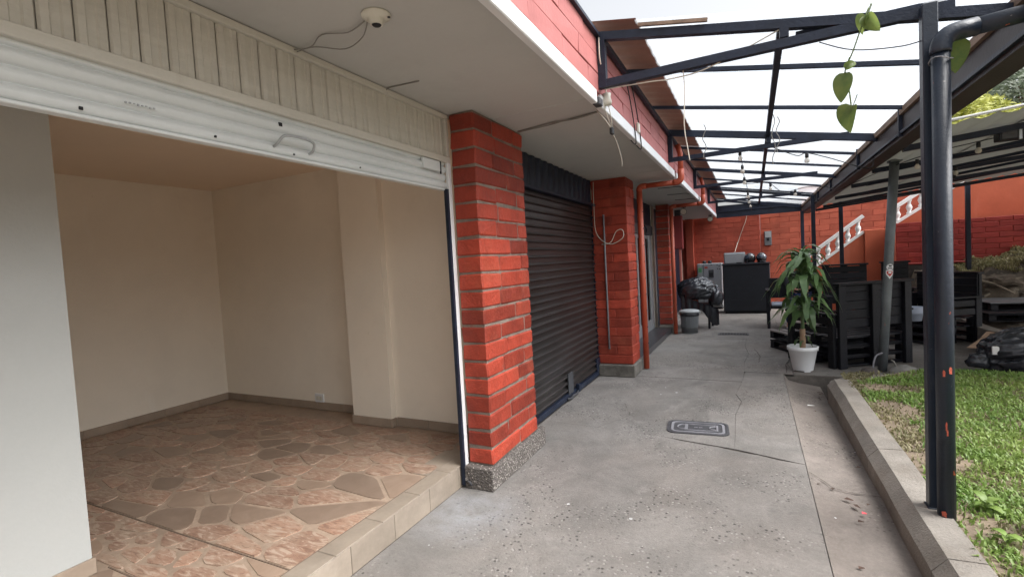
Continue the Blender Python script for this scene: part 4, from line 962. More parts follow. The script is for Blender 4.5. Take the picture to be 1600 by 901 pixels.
# ------------------------------------------------------------------ second canopy above the seating
c2 = thing('seating_canopy', 'grey corrugated sheet canopy on dark beams above the seating', 'canopy', (3.4, 9.5, 0))
def cz(x): return 2.47 + .085 * (x - 1.4)
x = 1.315
while x < 7.4:
    nn = 16; vs = []; fs = []; w_ = .88
    for k in range(nn + 1):
        xx = x + w_ * k / nn; z = cz(xx) + .016 * math.sin(2 * math.pi * xx / .176)
        for yy in (5.35, 12.05): vs.append((xx, yy, z + (0 if yy < 6 else -.07)))
    for k in range(nn): fs.append((2 * k, 2 * k + 2, 2 * k + 3, 2 * k + 1))
    MB().add(vs, fs, True).build('roof_sheet', mCanopyUnder, c2, org=(x, 5.35, 2.5)); x += w_ - .02
MB().cbox(1.32, 7.4, 5.30, 5.36, 2.485, 2.50, .003).xform(Matrix.Translation((1.4, 0, 2.47)) @ Matrix.Rotation(math.atan(-.085), 4, 'Y') @ Matrix.Translation((-1.4, 0, -2.47))).build('lit_edge_strip', mTrim, c2)  # white strip paints in the light along the sheets' near edge
for y in (5.95, 7.3, 8.7, 10.3, 11.9):
    MB().beam((1.32, y, cz(1.32) - .05 - .0104 * (y - 5.35)), (7.3, y, cz(7.3) - .05 - .0104 * (y - 5.35)), .05, .055).build('beam', mBlackFrame, c2)
for (y0, y1) in ((5.95, 7.3), (7.3, 8.7), (8.7, 10.3), (10.3, 11.9)):
    MB().beam((1.5, y1, cz(1.5) - .10), (4.2, y0, cz(4.2) - .09), .03, .035).build('brace', mBlackFrame, c2)
MB().beam((1.2, 12.08, 2.30), (6.2, 12.08, 2.80), .05, .05).build('end_beam', mBlackFrame, c2)
for (x, y, z1) in ((1.66, 12.2, 2.46), (3.70, 12.28, 2.62), (6.6, 7.0, 2.9), (6.6, 13.0, 2.9)):
    MB().cbox(x - .035, x + .035, y - .035, y + .035, 0 if x < 3 else .9, z1, .004).build('post', mBlackFrame, c2)
for (x, y) in ((2.15, 6.0), (2.55, 9.4)): 
    sp = thing('speaker_box', 'black speaker box under the grey canopy, ' + ('nearer one' if y < 7 else 'farther one'), 'speaker', (x, y, 2.42), 'speaker boxes under the grey canopy')
    MB().cbox(x - .14, x + .14, y - .06, y + .06, cz(x) - .16, cz(x) - .06, .006).build('housing', mCabinet, sp)
    MB().cbox(x - .012, x + .012, y - .07, y - .06, cz(x) - .17, cz(x) - .05, .003).build('bracket', mAlu, sp)
    MB().box(x - .12, x - .02, y - .066, y - .06, cz(x) - .15, cz(x) - .07).build('grille', mIron, sp)

# ------------------------------------------------------------------ walls and stairs at the back
def brick_wall(name, label, x0, x1, y, z0, z1, mat, joint, L, h, th=.12, low=None):
    t = thing(name, label, 'wall', ((x0 + x1) / 2, y, z0))
    cores = MB()
    if low: cores.box(x0, low[0], y + .009, y + th, z0, low[1]).box(low[0] + .001, x1, y + .009, y + th, z0, z1)
    else: cores.box(x0, x1, y + .009, y + th, z0, z1)
    cores.build('wall_core', joint, t)
    k = 0; z = z0
    while z < z1 - .02:
        x = x0 - (L / 2 if k % 2 else 0)
        while x < x1 - .02:
            a, e = max(x, x0), min(x + L, x1)
            if e - a > .03 and not (low and e < low[0] + .1 and z + h > low[1]): brick(t, a + .004, e - .004, y + rnd.uniform(-.002, .002), y + .05, z + .004, min(z + h, z1) - .004, mat, .004)
            x += L
        z += h; k += 1
    return t
brick_wall('back_wall', 'deep red painted brick wall behind the fridge and cabinet', -1.86, .19, 14.98, 0, 2.60, mBrickDeepRed, mMortarRed, .40, .13)
brick_wall('rear_wall', 'orange red painted brick wall behind the staircase', .20, 4.6, 15.10, 0, 3.15, mBrickFar, mMortarRed, .46, .15, low=(1.35, 2.56))
pier = MB().cbox(-1.72, -1.52, 14.80, 14.975, 0, 2.53, .006).build('wall_pier', mBrickDeepRed); tag(pier, 'slim red corner pier at the left end of the back wall', 'pier')
st = thing('staircase', 'outdoor staircase with white balusters on an orange stringer wall', 'staircase', (2, 13.3, 0))
def zb1(x): return 1.13 + (x - 1.32) * .775
def zb2(x): return 1.93 + (x - 2.74) * .68
MB().hexa([(.98, 13.05, 0), (2.19, 13.05, 0), (2.19, 13.17, 0), (.98, 13.17, 0), (.98, 13.05, zb1(.98) - .02), (2.19, 13.05, zb1(2.19) - .02), (2.19, 13.17, zb1(2.19) - .02), (.98, 13.17, zb1(.98) - .02)]).build('stringer_wall', mOrangeWall, st)
pi = MB().cbox(2.195, 2.62, 13.0, 13.4, 0, 1.84, .008).build('newel_pier', mOrangeWall, st); pi['label'] = 'tall orange plaster pier between the stair flights'
MB().hexa([(2.70, 13.05, 1.0), (6.8, 13.05, 1.0), (6.8, 13.17, 1.0), (2.70, 13.17, 1.0), (2.70, 13.05, zb2(2.70) - .02), (6.8, 13.05, zb2(6.8) - .02), (6.8, 13.17, zb2(6.8) - .02), (2.70, 13.17, zb2(2.70) - .02)]).build('stringer_wall', mOrangeWall, st)
def flight(x0, x1, zf, rh):
    MB().beam((x0, 13.11, zf(x0)), (x1, 13.11, zf(x1)), .14, .05).build('bottom_rail', mBaluster, st)
    MB().beam((x0, 13.11, zf(x0) + rh), (x1 , 13.11, zf(x1) + rh), .13, .07).build('handrail', mBaluster, st)
    n = max(3, round((x1 - x0) / .20))
    for k in range(n):
        xx = x0 + (k + .5) * (x1 - x0) / n; zz = zf(xx) + .02; h = rh - .05
        MB().lathe((xx, 13.11, zz), [(.05, 0), (.05, .03), (.03, .045), (.045, .09), (.058, .13), (.045, .18), (.028, h * .72), (.036, h * .76), (.028, h * .8), (.048, h * .95), (.05, h)], 10).build('baluster', mBaluster, st)
flight(1.05, 2.19, zb1, .35)
flight(2.70, 5.5, zb2, .34)
for k in range(11): MB().box(1.15 + k * .13, 1.15 + (k + 1) * .13, 13.18, 14.2, 0, .95 + k * .1 - .55).build('step', mStone, st)
# maroon retaining wall with ledge and dark base
brick_wall('retaining_wall', 'maroon painted brick retaining wall right of the staircase', 2.66, 6.4, 12.62, 1.10, 1.92, mBrickDark, mMortarRed, .40, .105, .3)
ws = MB().cbox(2.55, 2.655, 12.60, 12.92, 0, 1.86, .008).build('wall_end', mBrickFar); tag(ws, 'lighter orange end pier of the maroon retaining wall', 'pier')
ld = MB().cbox(2.60, 3.75, 12.52, 12.615, 1.06, 1.098, .008).build('wall_ledge', mBrickDark); tag(ld, 'low red ledge along the foot of the retaining wall', 'ledge')
cb = MB(); cb.cbox(2.5, 3.7, 12.56, 12.9, 0, 1.055, .02, .02); tag(cb.build('wall_footing', mConcBase), 'rough dark concrete footing below the red ledge', 'footing')
for (x0, x1, z0, z1, dx) in ((4.05, 4.3, 2.25, 2.5, 0), (4.1, 4.45, 2.1, 2.2, 0)): pass
# breaker box and wall cable
bk = thing('breaker_box', 'grey breaker box on the orange brick wall above the cabinet', 'electrical box', (.375, 15.09, 1.85))
MB().cbox(.29, .465, 15.03, 15.10, 1.66, 2.04, .006).build('case', mGreyPlastic, bk)
MB().cbox(.345, .41, 15.015, 15.03, 1.78, 1.86, .003).build('switch', mDark, bk)
MB().cbox(.31, .445, 15.022, 15.03, 1.87, 2.02, .003).build('cover', mLid, bk)
wire('cable', [(-.45, 14.6, 1.5), (-.38, 14.95, 1.75), (-.24, 14.965, 2.15), (-.16, 14.965, 2.35), (-.12, 14.96, 2.55)], .007, mCable, 'pale cable hanging diagonally on the back wall above the silver case')
# ------------------------------------------------------------------ bank on the right
def bank_h(x, y):
    s1 = max(0, min(1, (y - 11.1 + .25 * noise.noise((x * 1.5, 0, 2))) / .5)); s1 = s1 * s1 * (3 - 2 * s1)
    h = .16 + .55 * s1 + max(0, y - 11.5) * .27 + max(0, x - 3.7) * .30 * s1
    edge = max(0, min(1, (x - (3.0 if y < 11 else 2.6)) / .35))
    h = h * edge + (-.03) * (1 - edge)
    h += (.12 * noise.noise((x * 2.2, y * 2.2, 1)) + .07 * noise.noise((x * 6, y * 6, 4)) + .03 * noise.noise((x * 14, y * 14, 2))) * edge
    if y > 12.55 and x < 3.6: h = min(h, 1.0)
    return h
bv = []; bf = []
nx, nyy = 60, 60
for i in range(nyy + 1):
    for k in range(nx + 1):
        x = 2.5 + k * .11 + (max(0, k - 40) * .1); y = 8.6 + i * (4.0 / nyy)
        bv.append((x, y, bank_h(x, y)))
for i in range(nyy):
    for k in range(nx): a = i * (nx + 1) + k; bf.append((a, a + 1, a + nx + 2, a + nx + 1))
bank = MB().add(bv, bf, True).build('bank', mBank); tag(bank, kind='structure')
bg_ = grass_patch('bank_grass', 15000, (3.5, 8.5, 11.75, 12.6), mGrassDry, .03, .09, bank_h, lambda x, y, rs: (y - 11.8) * 1.2 + (x - 3.6) * .5 + noise.noise((x * 3, y * 3, 0)) * .8 > .25); tag(bg_, 'rough grey-green grass on the upper bank beside the red wall', 'grass', kind='stuff')
for i, (pts, lab) in enumerate((([(3.55, 11.35, .78), (3.75, 11.25, .70), (3.95, 11.15, .55)], 'pale fallen branch lying on the bank above the low tables'), ([(3.35, 11.2, .55), (3.5, 11.12, .50), (3.62, 11.1, .56)], 'short pale root sticking out of the bank'), ([(3.3, 11.25, .40), (3.42, 11.12, .35), (3.5, 11.1, .42)], 'lowest pale root in the bank near the black frame'))):
    tag(MB().tube(cat_pts(pts, 4), [.022] * 4 + [.016] * 5, 6).build('branch', mRoot), lab, 'branch')
for i, (x, y, s_, lab) in enumerate(((3.5, 11.35, .16, 'rounded earth-coloured rock in the bank, left one'), (3.9, 11.4, .22, 'large dark rock in the bank behind the raised table'), (4.3, 11.45, .18, 'rock in the bank at the right edge'), (3.62, 11.7, .14, 'small rock on the bank under the red ledge'))):
    b = MB(); b.lathe((x, y, bank_h(x, y) - s_ * .4), [(0, -.0), (s_, .05), (s_ * 1.05, s_ * .4), (s_ * .7, s_ * .8), (s_ * .2, s_ * .95), (0, s_ * .96)], 10, 1.2, .9)
    b.v = [tuple(Vector(v) + Vector((noise.noise(Vector(v) * 7), noise.noise(Vector(v) * 7 + Vector((5, 0, 0))), noise.noise(Vector(v) * 7 + Vector((0, 5, 0))))) * .06) for v in b.v]
    b.sm = [False] * len(b.f); tag(b.build('rock', mBank), lab, 'rock')
# curved planter curb
cp = cat_pts([(3.10, 10.6, .0), (3.02, 9.95, 0), (2.95, 9.3, 0), (3.02, 8.75, 0), (3.35, 8.45, 0), (4.2, 8.3, 0), (5.5, 8.3, 0)], 5)
cvs = []; cfs = []
for i, p_ in enumerate(cp):
    d = (cp[min(i + 1, len(cp) - 1)] - cp[max(i - 1, 0)]).normalized(); nrm = Vector((-d.y, d.x, 0))
    for (o_, z) in ((-.07, -.1), (-.07, .235), (.07, .245), (.07, -.1)): cvs.append(p_ + nrm * o_ + Vector((0, 0, z)))
for i in range(len(cp) - 1):
    for k in range(4): cfs.append((i * 4 + k, i * 4 + (k + 1) % 4, i * 4 + 4 + (k + 1) % 4, i * 4 + 4 + k))
tag(MB().add(cvs, cfs).build('planter_curb', mKerb), 'curved low concrete curb holding the earth below the low tables', 'curb')

# ------------------------------------------------------------------ pallet furniture
def frame(loc, rot): return Matrix.Translation(loc) @ Matrix.Rotation(rot, 4, 'Z')
def plank(parent, T, x0, x1, y0, y1, z0, z1, mat=None, name='plank', b=.004):
    return MB().cbox(x0, x1, y0, y1, z0, z1, b, .002).xform(T).build(name, mat or mBlackWood, parent)
def pallet_base(t, T, w, d, z, top=None):
    """one pallet: three bottom boards, nine blocks as three bearers, deck boards"""
    for k in range(3):
        yy = k * (d - .09) / 2
        plank(t, T, 0, w, yy, yy + .09, z, z + .02, name='bottom_board')
        for q in range(3):
            xx = q * (w - .1) / 2; plank(t, T, xx + .002, xx + .098, yy + .002, yy + .088, z + .021, z + .10, name='block')
    n = int(d / .115)
    for k in range(n):
        yy = k * (d - .095) / (n - 1); plank(t, T, -.003, w + .003, yy, yy + .095, z + .101, z + .122, top, name='deck_board')
def pallet_sofa(loc, rot, w, d, label, arms=True, back_h=1.03, npal=3, mid=True):
    t = thing('pallet_sofa', label, 'pallet sofa', loc, 'black pallet sofas of the seating area'); T = frame(loc, rot)
    for k in range(npal): pallet_base(t, T, w, d, .012 + k * .125)
    # back: posts, horizontal boards, top rail
    for xx in ((-.01, .09), (w / 2 - .05, w / 2 + .05), (w - .09, w + .01)) if mid else ((-.01, .09), (w - .09, w + .01)):
        plank(t, T, xx[0], xx[1], -.055, -.008, 0, back_h, name='back_post')
    z = .50; k = 0
    while z < back_h - .05:
        plank(t, T, 0, w, -.006, .016, z, min(z + .107, back_h - .002), name='back_board'); z += .110
    plank(t, T, -.03, w + .03, -.075, .03, back_h, back_h + .03, name='top_rail')
    if arms:
        for xx in (-.055, w + .008):
            plank(t, T, xx, xx + .047, d - .09, d, .0, .66, name='arm_post')
            plank(t, T, xx, xx + .047, 0, .09, .0, .66, name='arm_post')
            plank(t, T, xx - .02, xx + .065, -.02, d + .02, .661, .685, name='arm_rest')
            for zz in (.42, .54): plank(t, T, xx + .012, xx + .034, .091, d - .091, zz, zz + .09, name='arm_board')
    return t
pallet_sofa((.90, 7.10, 0), R(36), 1.02, .78, 'black pallet sofa seen from behind next to the potted plant')
pallet_sofa((1.76, 10.35, 0), R(184), .64, .7, 'black pallet sofa facing the camera beyond the nearest sofa', back_h=1.17)
pallet_sofa((2.58, 11.4, 0), R(186), .40, .55, 'narrow black pallet seat at the far right behind the leaning pole', back_h=1.15, mid=False)
pallet_sofa((2.92, 9.35, 0), R(122), .95, .78, 'black pallet sofa half hidden behind the near black post', back_h=1.0)
# low pallet table
lt = thing('pallet_table', 'low black pallet table with a grey top behind the white pot', 'pallet table', (.20, 8.55, 0)); T = frame((.20, 8.55, 0), R(-62))
pallet_base(lt, T, .95, .62, .0); pallet_base(lt, T, .95, .62, .15, mGreyWood)
T2 = frame((.62, 8.35, 0), R(38))
l2 = thing('pallet_table', 'second low pallet table with one tilted board beside the plant', 'pallet table', (.62, 8.35, 0)); pallet_base(l2, T2, .7, .55, 0); pallet_base(l2, T2, .7, .55, .125)
MB().cbox(.0, .42, .0, .12, .0, .02, .003).xform(Matrix.Translation((.60, 8.2, .34)) @ Matrix.Rotation(R(15), 4, 'Z') @ Matrix.Rotation(R(-12), 4, 'Y')).build('loose_board', mGreyWood, l2)
# tables on the terrace at the right
def pallet_platform(loc, rot, w, d, z, label, topmat):
    t = thing('pallet_table', label, 'pallet table', loc); T = frame(loc, rot)
    pallet_base(t, T, w, d, 0)
    plank(t, T, -.02, w + .02, -.02, d + .02, .123, .14, topmat, name='table_top')
    if z > .2:
        for (xx, yy) in ((.05, .05), (w - .15, .05), (.05, d - .15), (w - .15, d - .15)): plank(t, T, xx, xx + .1, yy, yy + .1, -z + .14, -.001, name='leg')
    return t
pallet_platform((3.42, 10.45, .33), R(8), 1.3, .75, .33, 'raised black pallet table with a smooth grey top on the terrace', mGreyTop)
pallet_platform((3.28, 10.1, .20), R(8), 1.1, .6, .1, 'lower black pallet bench in front of the raised table', mBlackWood)
# pale bucket between the sofas
bu = thing('bucket', 'pale blue white bucket standing between the black sofas', 'bucket', (2.05, 8.85, .38))
MB().lathe((2.05, 8.85, .38), [(0, 0), (.10, 0), (.125, .2), (.13, .2), (.128, .185), (.095, .012), (0, .012)], 18).build('body', mBlueCloth, bu)
MB().tube([(2.05 + .128 * math.cos(a * .33), 8.85 + .128 * math.sin(a * .33), .572) for a in range(20)], .006, 5).build('rim', mBlueCloth, bu)

# ------------------------------------------------------------------ potted plant
px_, py_ = .515, 6.93
pp = thing('potted_plant', 'tall drooping dracaena in a white plastic pot beside the path', 'potted plant', (px_, py_, 0))
po_ = MB().lathe((px_, py_, 0), [(0, .012), (.108, .012), (.112, .02), (.155, .255), (.170, .262), (.172, .305), (.162, .31), (.155, .30), (.145, .25), (0, .25)], 32).build('pot', mWhitePot, pp)
for k in range(3):
    a = k * 2.1 + .9; MB().cbox(-.035, .035, -.012, .012, 0, .024, .003).xform(Matrix.Translation((px_ + .095 * math.cos(a), py_ + .095 * math.sin(a), 0)) @ Matrix.Rotation(a + math.pi / 2, 4, 'Z')).build('foot', mWhitePot, po_)
MB().lathe((px_, py_, .248), [(0, .018), (.06, .014), (.10, .006), (.147, .0)], 16).build('soil', mBank, pp)
MB().tube(cat_pts([(px_, py_, .25), (px_ + .005, py_, .4), (px_ + .004, py_, .52)], 5), [.034] * 6 + [.031] * 5, 10).build('cane', mCane, pp)
MB().tube(cat_pts([(px_ + .006, py_, .50), (px_ + .012, py_ + .004, .9), (px_ + .01, py_, 1.2), (px_ + .02, py_, 1.44)], 5), [.02] * 6 + [.014] * 10, 8).build('stem', mPlantLeaf, pp)
lvs = [leaf_mesh('leaf', .58, .095, mPlantLeaf, .92, .32, 12, wav=.035), leaf_mesh('leaf', .50, .092, mPlantLeaf, 1.15, .25, 12, wav=.04), leaf_mesh('leaf', .60, .085, mPlantLeaf, .85, .35, 12, wav=.03), leaf_mesh('leaf', .46, .095, mPlantLeaf, .66, .2, 12, wav=.03)]
def whorl(z0, z1, n, s0, s1, k0):
    for k in range(n):
        t = k / max(1, n - 1); z = z0 + (z1 - z0) * t; a = k * 2.39996 + k0 + rnd.uniform(-.2, .2)
        sc = s0 + (s1 - s0) * t; me = lvs[(k + k0) % 4]
        link('leaf', me, (px_ + .012 + .012 * math.cos(a), py_ + .012 * math.sin(a), z), pp, (rnd.uniform(-.25, .25), rnd.uniform(-.45, .15) - .25 * t, a), [sc * rnd.uniform(.85, 1.15)] * 3)
whorl(1.04, 1.42, 50, 1.05, .62, 0)
for k in range(9):
    a = k * 2.2 + .4; link('leaf', lvs[3] if k % 2 else lvs[2], (px_ + .02, py_, 1.30 + .015 * k), pp, (rnd.uniform(-.4, .4), -.75 - .25 * rnd.random(), a), [rnd.uniform(.55, .85)] * 3)
whorl(.70, .88, 22, .86, .75, 1)
whorl(.34, .42, 6, .40, .34, 2)

# ------------------------------------------------------------------ hanging vine leaves near the first truss
hv = leaf_mesh('leaf', .165, .105, mVineLeaf, .12, .18, 12, heart=True)
hf = leaf_mesh('leaf', .165, .095, mVineLeaf, .45, 1.5, 12, heart=True)
vn = thing('hanging_vine', 'thin vine with pale heart-shaped leaves hanging from the first truss', 'vine', (.5, 3.1, 2.62))
MB().tube(cat_pts([(.56, 3.1, 2.70), (.53, 3.09, 2.62), (.49, 3.1, 2.50), (.455, 3.1, 2.41), (.47, 3.11, 2.33), (.475, 3.1, 2.26), (.48, 3.1, 2.20)], 5), .0034, 5).build('stem', mVineLeaf, vn)
view = Vector((.5, 3.1, .9)).normalized()
def hang_leaf(me, top, tip, tilt=0.):
    """leaf whose axis runs from top to tip, its face towards the passage"""
    top, tip = Vector(top), Vector(tip); xax = (tip - top).normalized(); n_ = Vector((-.45, -1, -.45 + tilt)); n_ = (n_ - xax * n_.dot(xax)).normalized()
    yax = n_.cross(xax); m_ = Matrix((xax, yax, n_)).transposed()
    o = link('leaf', me, tuple(top), vn, m_.to_euler()); MB().tube(cat_pts([top, top.lerp(tip, .3) + n_ * .004, top.lerp(tip, .6) + n_ * .005, top.lerp(tip, .85) + n_ * .003], 3), [.0028] * 5 + [.0016] * 5, 5).build('midrib', mGrassDry, o, org=tuple(top)) if me is hv else None; MB().tube(cat_pts([top, top + Vector((.012, 0, .03)), top + Vector((.02, .003, .055))], 3), .0022, 5).build('leaf_stalk', mVineLeaf, vn); s_ = (tip - top).length / .175; o.scale = (s_, s_, s_)
hang_leaf(hv, (.452, 3.1, 2.40), (.425, 3.09, 2.245))
hang_leaf(hf, (.485, 3.1, 2.225), (.425, 3.09, 2.06), .5)
hang_leaf(hf, (.555, 3.1, 2.665), (.60, 3.09, 2.54), .2)
hang_leaf(hf, (.55, 3.1, 2.665), (.50, 3.09, 2.57), .6)
hang_leaf(hf, (.455, 3.1, 2.42), (.525, 3.08, 2.46), .2)
hang_leaf(hv, (.915, 3.12, 2.46), (.895, 3.12, 2.30), .1)
wire('cable', [(.35, 3.15, 2.60), (.5, 3.14, 2.52), (.7, 3.14, 2.49), (.80, 3.13, 2.50)], .003, mCableDark, 'thin dark wire sagging between the first truss and the near post')
for (x, y, z0, z1, lab) in ((.20, 5.2, 2.76, 2.30, 'dry dangling tendril by the middle rafter, longer one'), (.24, 5.25, 2.74, 2.42, 'dry dangling tendril by the middle rafter, shorter one'), (-.38, 5.0, 2.72, 2.40, 'dry dangling tendril near the brown sheets')):
    pts = [(x + .015 * math.sin(i * 1.7), y, z0 + (z1 - z0) * i / 7) for i in range(8)]
    wire('tendril', pts, .004, mCableGrey, lab, 'tendril', 'dry tendrils hanging from the canopy')

# ------------------------------------------------------------------ things at the far end
fg = thing('fridge', 'silver upright fridge with a dispenser between the chair and cabinet', 'fridge', (-1.08, 14.45, 0))
MB().cbox(-1.40, -.76, 14.34, 14.92, .05, 1.25, .012).build('body', mMicro, fg)
dd = MB().cbox(-1.24, -.765, 14.275, 14.335, .10, 1.245, .012).build('door', mFridge, fg)
MB().cbox(-1.385, -1.25, 14.28, 14.335, .10, 1.245, .01).build('narrow_door', mMicro, fg)
MB().cbox(-1.10, -.97, 14.262, 14.276, .86, 1.08, .006).build('dispenser', mIron, dd); MB().box(-1.08, -.99, 14.258, 14.262, .90, 1.0).build('recess', mDark, dd)
MB().box(-1.20, -1.12, 14.268, 14.274, 1.12, 1.17).build('sticker', mRedLabel, dd)
for (x, z) in ((-.88, 1.20), (-.83, 1.17), (-.87, 1.10), (-.82, 1.09), (-1.03, 1.21)): MB().box(x - .012, x + .012, 14.268, 14.274, z - .012, z + .012).build('magnet', mDark, dd)
MB().box(-1.36, -1.27, 14.272, 14.279, 1.02, 1.14).build('energy_label', mGreenLabel, fg)
MB().box(-1.38, -.78, 14.36, 14.9, 0, .05).build('plinth', mDark, fg)
for (x, lab) in ((-1.22, 'small dark jar on top of the fridge, left one'), (-1.08, 'small dark jar on top of the fridge, right one')):
    t = thing('jar', lab, 'jar', (x, 14.5, 1.25)); MB().lathe((x, 14.5, 1.25), [(0, 0), (.05, 0), (.055, .03), (.045, .06), (0, .06)], 12).build('body', mDark, t); MB().lathe((x, 14.5, 1.31), [(.04, 0), (.04, .015), (0, .02)], 12).build('lid', mIron, t)
cbn = thing('cabinet', 'waist high black cabinet with motorcycle helmets on its top', 'cabinet', (-.17, 13.4, 0))
MB().cbox(-.69, .345, 13.20, 13.80, .06, 1.20, .006).build('body', mCabinet, cbn)
MB().cbox(-.71, .36, 13.15, 13.82, 1.20, 1.235, .006).build('top', mCabinet, cbn)
MB().cbox(-.675, .33, 13.178, 13.199, .07, 1.19, .004).build('front_panel', mCabinet, cbn)
for k in range(4): MB().box(-.66, .315, 13.1745, 13.178, .075 + k * .28, .345 + k * .28).build('board', mCabinet, cbn)
MB().box(-.66, .32, 13.24, 13.78, 0, .06).build('plinth', mDark, cbn)
MB().cbox(.345, .352, 13.22, 13.24, .06, 1.20, .002).build('edge_strip', mAlu, cbn)
mw = thing('silver_case', 'silver rectangular case on the black cabinet left of the helmets', 'case', (-.42, 13.5, 1.236))
MB().cbox(-.66, -.18, 13.36, 13.72, 1.236, 1.50, .01).build('body', mMicro, mw); MB().cbox(-.645, -.20, 13.345, 13.36, 1.25, 1.485, .006).build('front', mFridge, mw); MB().box(-.38, -.26, 13.34, 13.346, 1.24, 1.262).build('handle', mDark, mw)
MB().cbox(-.655, -.185, 13.37, 13.71, 1.50, 1.512, .004).build('lid', mIronPale, mw)
def helmet(c, rot, label):
    t = thing('motorcycle_helmet', label, 'helmet', c, 'motorcycle helmets on the cabinet'); T = frame(c, rot)
    vs = []; fs = []; nu, nv = 20, 12
    def pt(u, v, k=1.):
        th = u * 2 * math.pi; ph = -1.05 + v * (math.pi / 2 + 1.05)
        r_ = math.cos(ph); x, y, z = r_ * math.cos(th) * .130, r_ * math.sin(th) * .118, math.sin(ph) * .130 + .115
        if z < .09: x += .02 * max(0, math.cos(th))        # chin bar
        return Vector((x * k, y * k, (z - .115) * k + .115))
    for j in range(nv + 1):
        for i in range(nu): vs.append(pt(i / nu, j / nv))
    for j in range(nv):
        for i in range(nu): fs.append((j * nu + i, j * nu + (i + 1) % nu, (j + 1) * nu + (i + 1) % nu, (j + 1) * nu + i))
    MB().add(vs, fs, True).xform(T).build('shell', mGlossBlack, t)
    vs = []; fs = []
    for j in range(6):
        for i in range(11): vs.append(pt(-.19 + .38 * i / 10, .36 + .26 * j / 5, 1.035))
    for j in range(5):
        for i in range(10): fs.append((j * 11 + i, j * 11 + i + 1, j * 11 + i + 12, j * 11 + i + 11))
    MB().add(vs, fs, True).xform(T).build('visor', mVisor, t)
    vs = []; fs = []
    for j in range(3):
        for i in range(9): vs.append(pt(-.13 + .26 * i / 8, .10 + .10 * j / 2, 1.03))
    for j in range(2):
        for i in range(8): fs.append((j * 9 + i, j * 9 + i + 1, j * 9 + i + 10, j * 9 + i + 9))
    MB().add(vs, fs, True).xform(T).build('chin_vent', mIronPale, t)
    MB().lathe((0, 0, 0), [(.098, .0), (.105, .012), (.09, .02), (0, .02)], 14).xform(T).build('neck_roll', mDark, t)
helmet((-.07, 13.36, 1.236), R(200), 'glossy black helmet facing left beside the silver case')
helmet((.18, 13.36, 1.236), R(-70), 'glossy black helmet with a tinted visor at the right end')
# covered chair
ch = thing('black_chair', 'black chair half hidden under black plastic next to the bin', 'chair', (-1.02, 10.75, 0))
for (x, y) in ((-1.28, 10.58), (-.83, 10.52), (-1.28, 10.98), (-.80, 10.94)): MB().cbox(x - .022, x + .022, y - .022, y + .022, 0, .46, .004).build('leg', mBlackWood, ch)
MB().cbox(-1.31, -.78, 10.50, 11.0, .46, .50, .008).build('seat', mBlackWood, ch)
MB().cbox(-1.34, -1.30, 10.52, 10.98, .50, .90, .008).build('backrest', mBlackWood, ch)
def blob(c, r, n1, n2, amp, seed, fold=9., plastic=False):
    vs = []; fs = []
    for j in range(n2 + 1):
        ph = -math.pi / 2 + math.pi * j / n2
        for i in range(n1):
            th = 2 * math.pi * i / n1; d = Vector((math.cos(ph) * math.cos(th), math.cos(ph) * math.sin(th), math.sin(ph)))
            k = 1 + amp * noise.noise(d * 1.6 + Vector((seed, 0, 0))) + amp * .55 * abs(noise.noise(d * 3.6 + Vector((0, seed, 0)))) + amp * .3 * math.sin(fold * th + 3 * noise.noise(d * 2)) * (.25 + .75 * abs(math.sin(ph))) + amp * .42 * (.5 - abs(noise.noise(Vector((d.x * 3, d.y * 3, d.z * 7)) + Vector((seed, seed, 0))))) + amp * .26 * (.5 - abs(noise.noise(d * 11 + Vector((0, 0, seed)))))
            if plastic:
                w_ = Vector((noise.noise(d * 2.2), noise.noise(d * 2.2 + Vector((9, 0, 0))), 0)) * .35
                k = 1 + .13 * noise.noise(d * 1.3 + Vector((seed, 0, 0))) + amp * (.35 - abs(noise.noise(Vector(((d.x + w_.x) * 1.1, (d.y + w_.y) * 4.2 + d.z * 1.5, (d.z - d.x * .5) * 4.6)) + Vector((seed, 0, 0))))) + amp * .35 * (.35 - abs(noise.noise(Vector(((d.x + w_.x) * 3., d.y * 9, (d.z - d.x * .6) * 10)))))
            p_ = Vector((d.x * r[0] * k, d.y * r[1] * k, d.z * r[2] * k)); p_.z = max(p_.z, -r[2] * .72)
            vs.append(Vector(c) + p_)
    for j in range(n2):
        for i in range(n1): fs.append((j * n1 + i, j * n1 + (i + 1) % n1, (j + 1) * n1 + (i + 1) % n1, (j + 1) * n1 + i))
    return MB().add(vs, fs, True)
tp = thing('plastic_cover', 'crumpled black plastic sheet draped over the black chair', 'plastic sheet', (-1.05, 10.7, .5))
blob((-1.06, 10.70, .78), (.37, .34, .25), 90, 44, .26, 3.1, 9, True).build('bulge', mBag, tp)
b = MB(); vs = []; fs = []
for j in range(7):
    for i in range(22):
        t = i / 21; x = -1.36 + .72 * t; z = .70 - .30 * t - j / 6 * (.26 + .10 * math.sin(t * 9)); y = 10.46 - .02 * math.sin(i * 1.9) + .012 * math.sin(i * 3.1 + j) - .03 * (1 - j / 6)
        vs.append((x, y, z))
for j in range(6):
    for i in range(21): a = j * 22 + i; fs.append((a, a + 1, a + 23, a + 22))
b.add(vs, fs, True).build('hanging_edge', mBag, tp)
blob((-.70, 10.64, .62), (.12, .2, .2), 24, 14, .4, 8.2, 5).build('tail', mBag, tp)
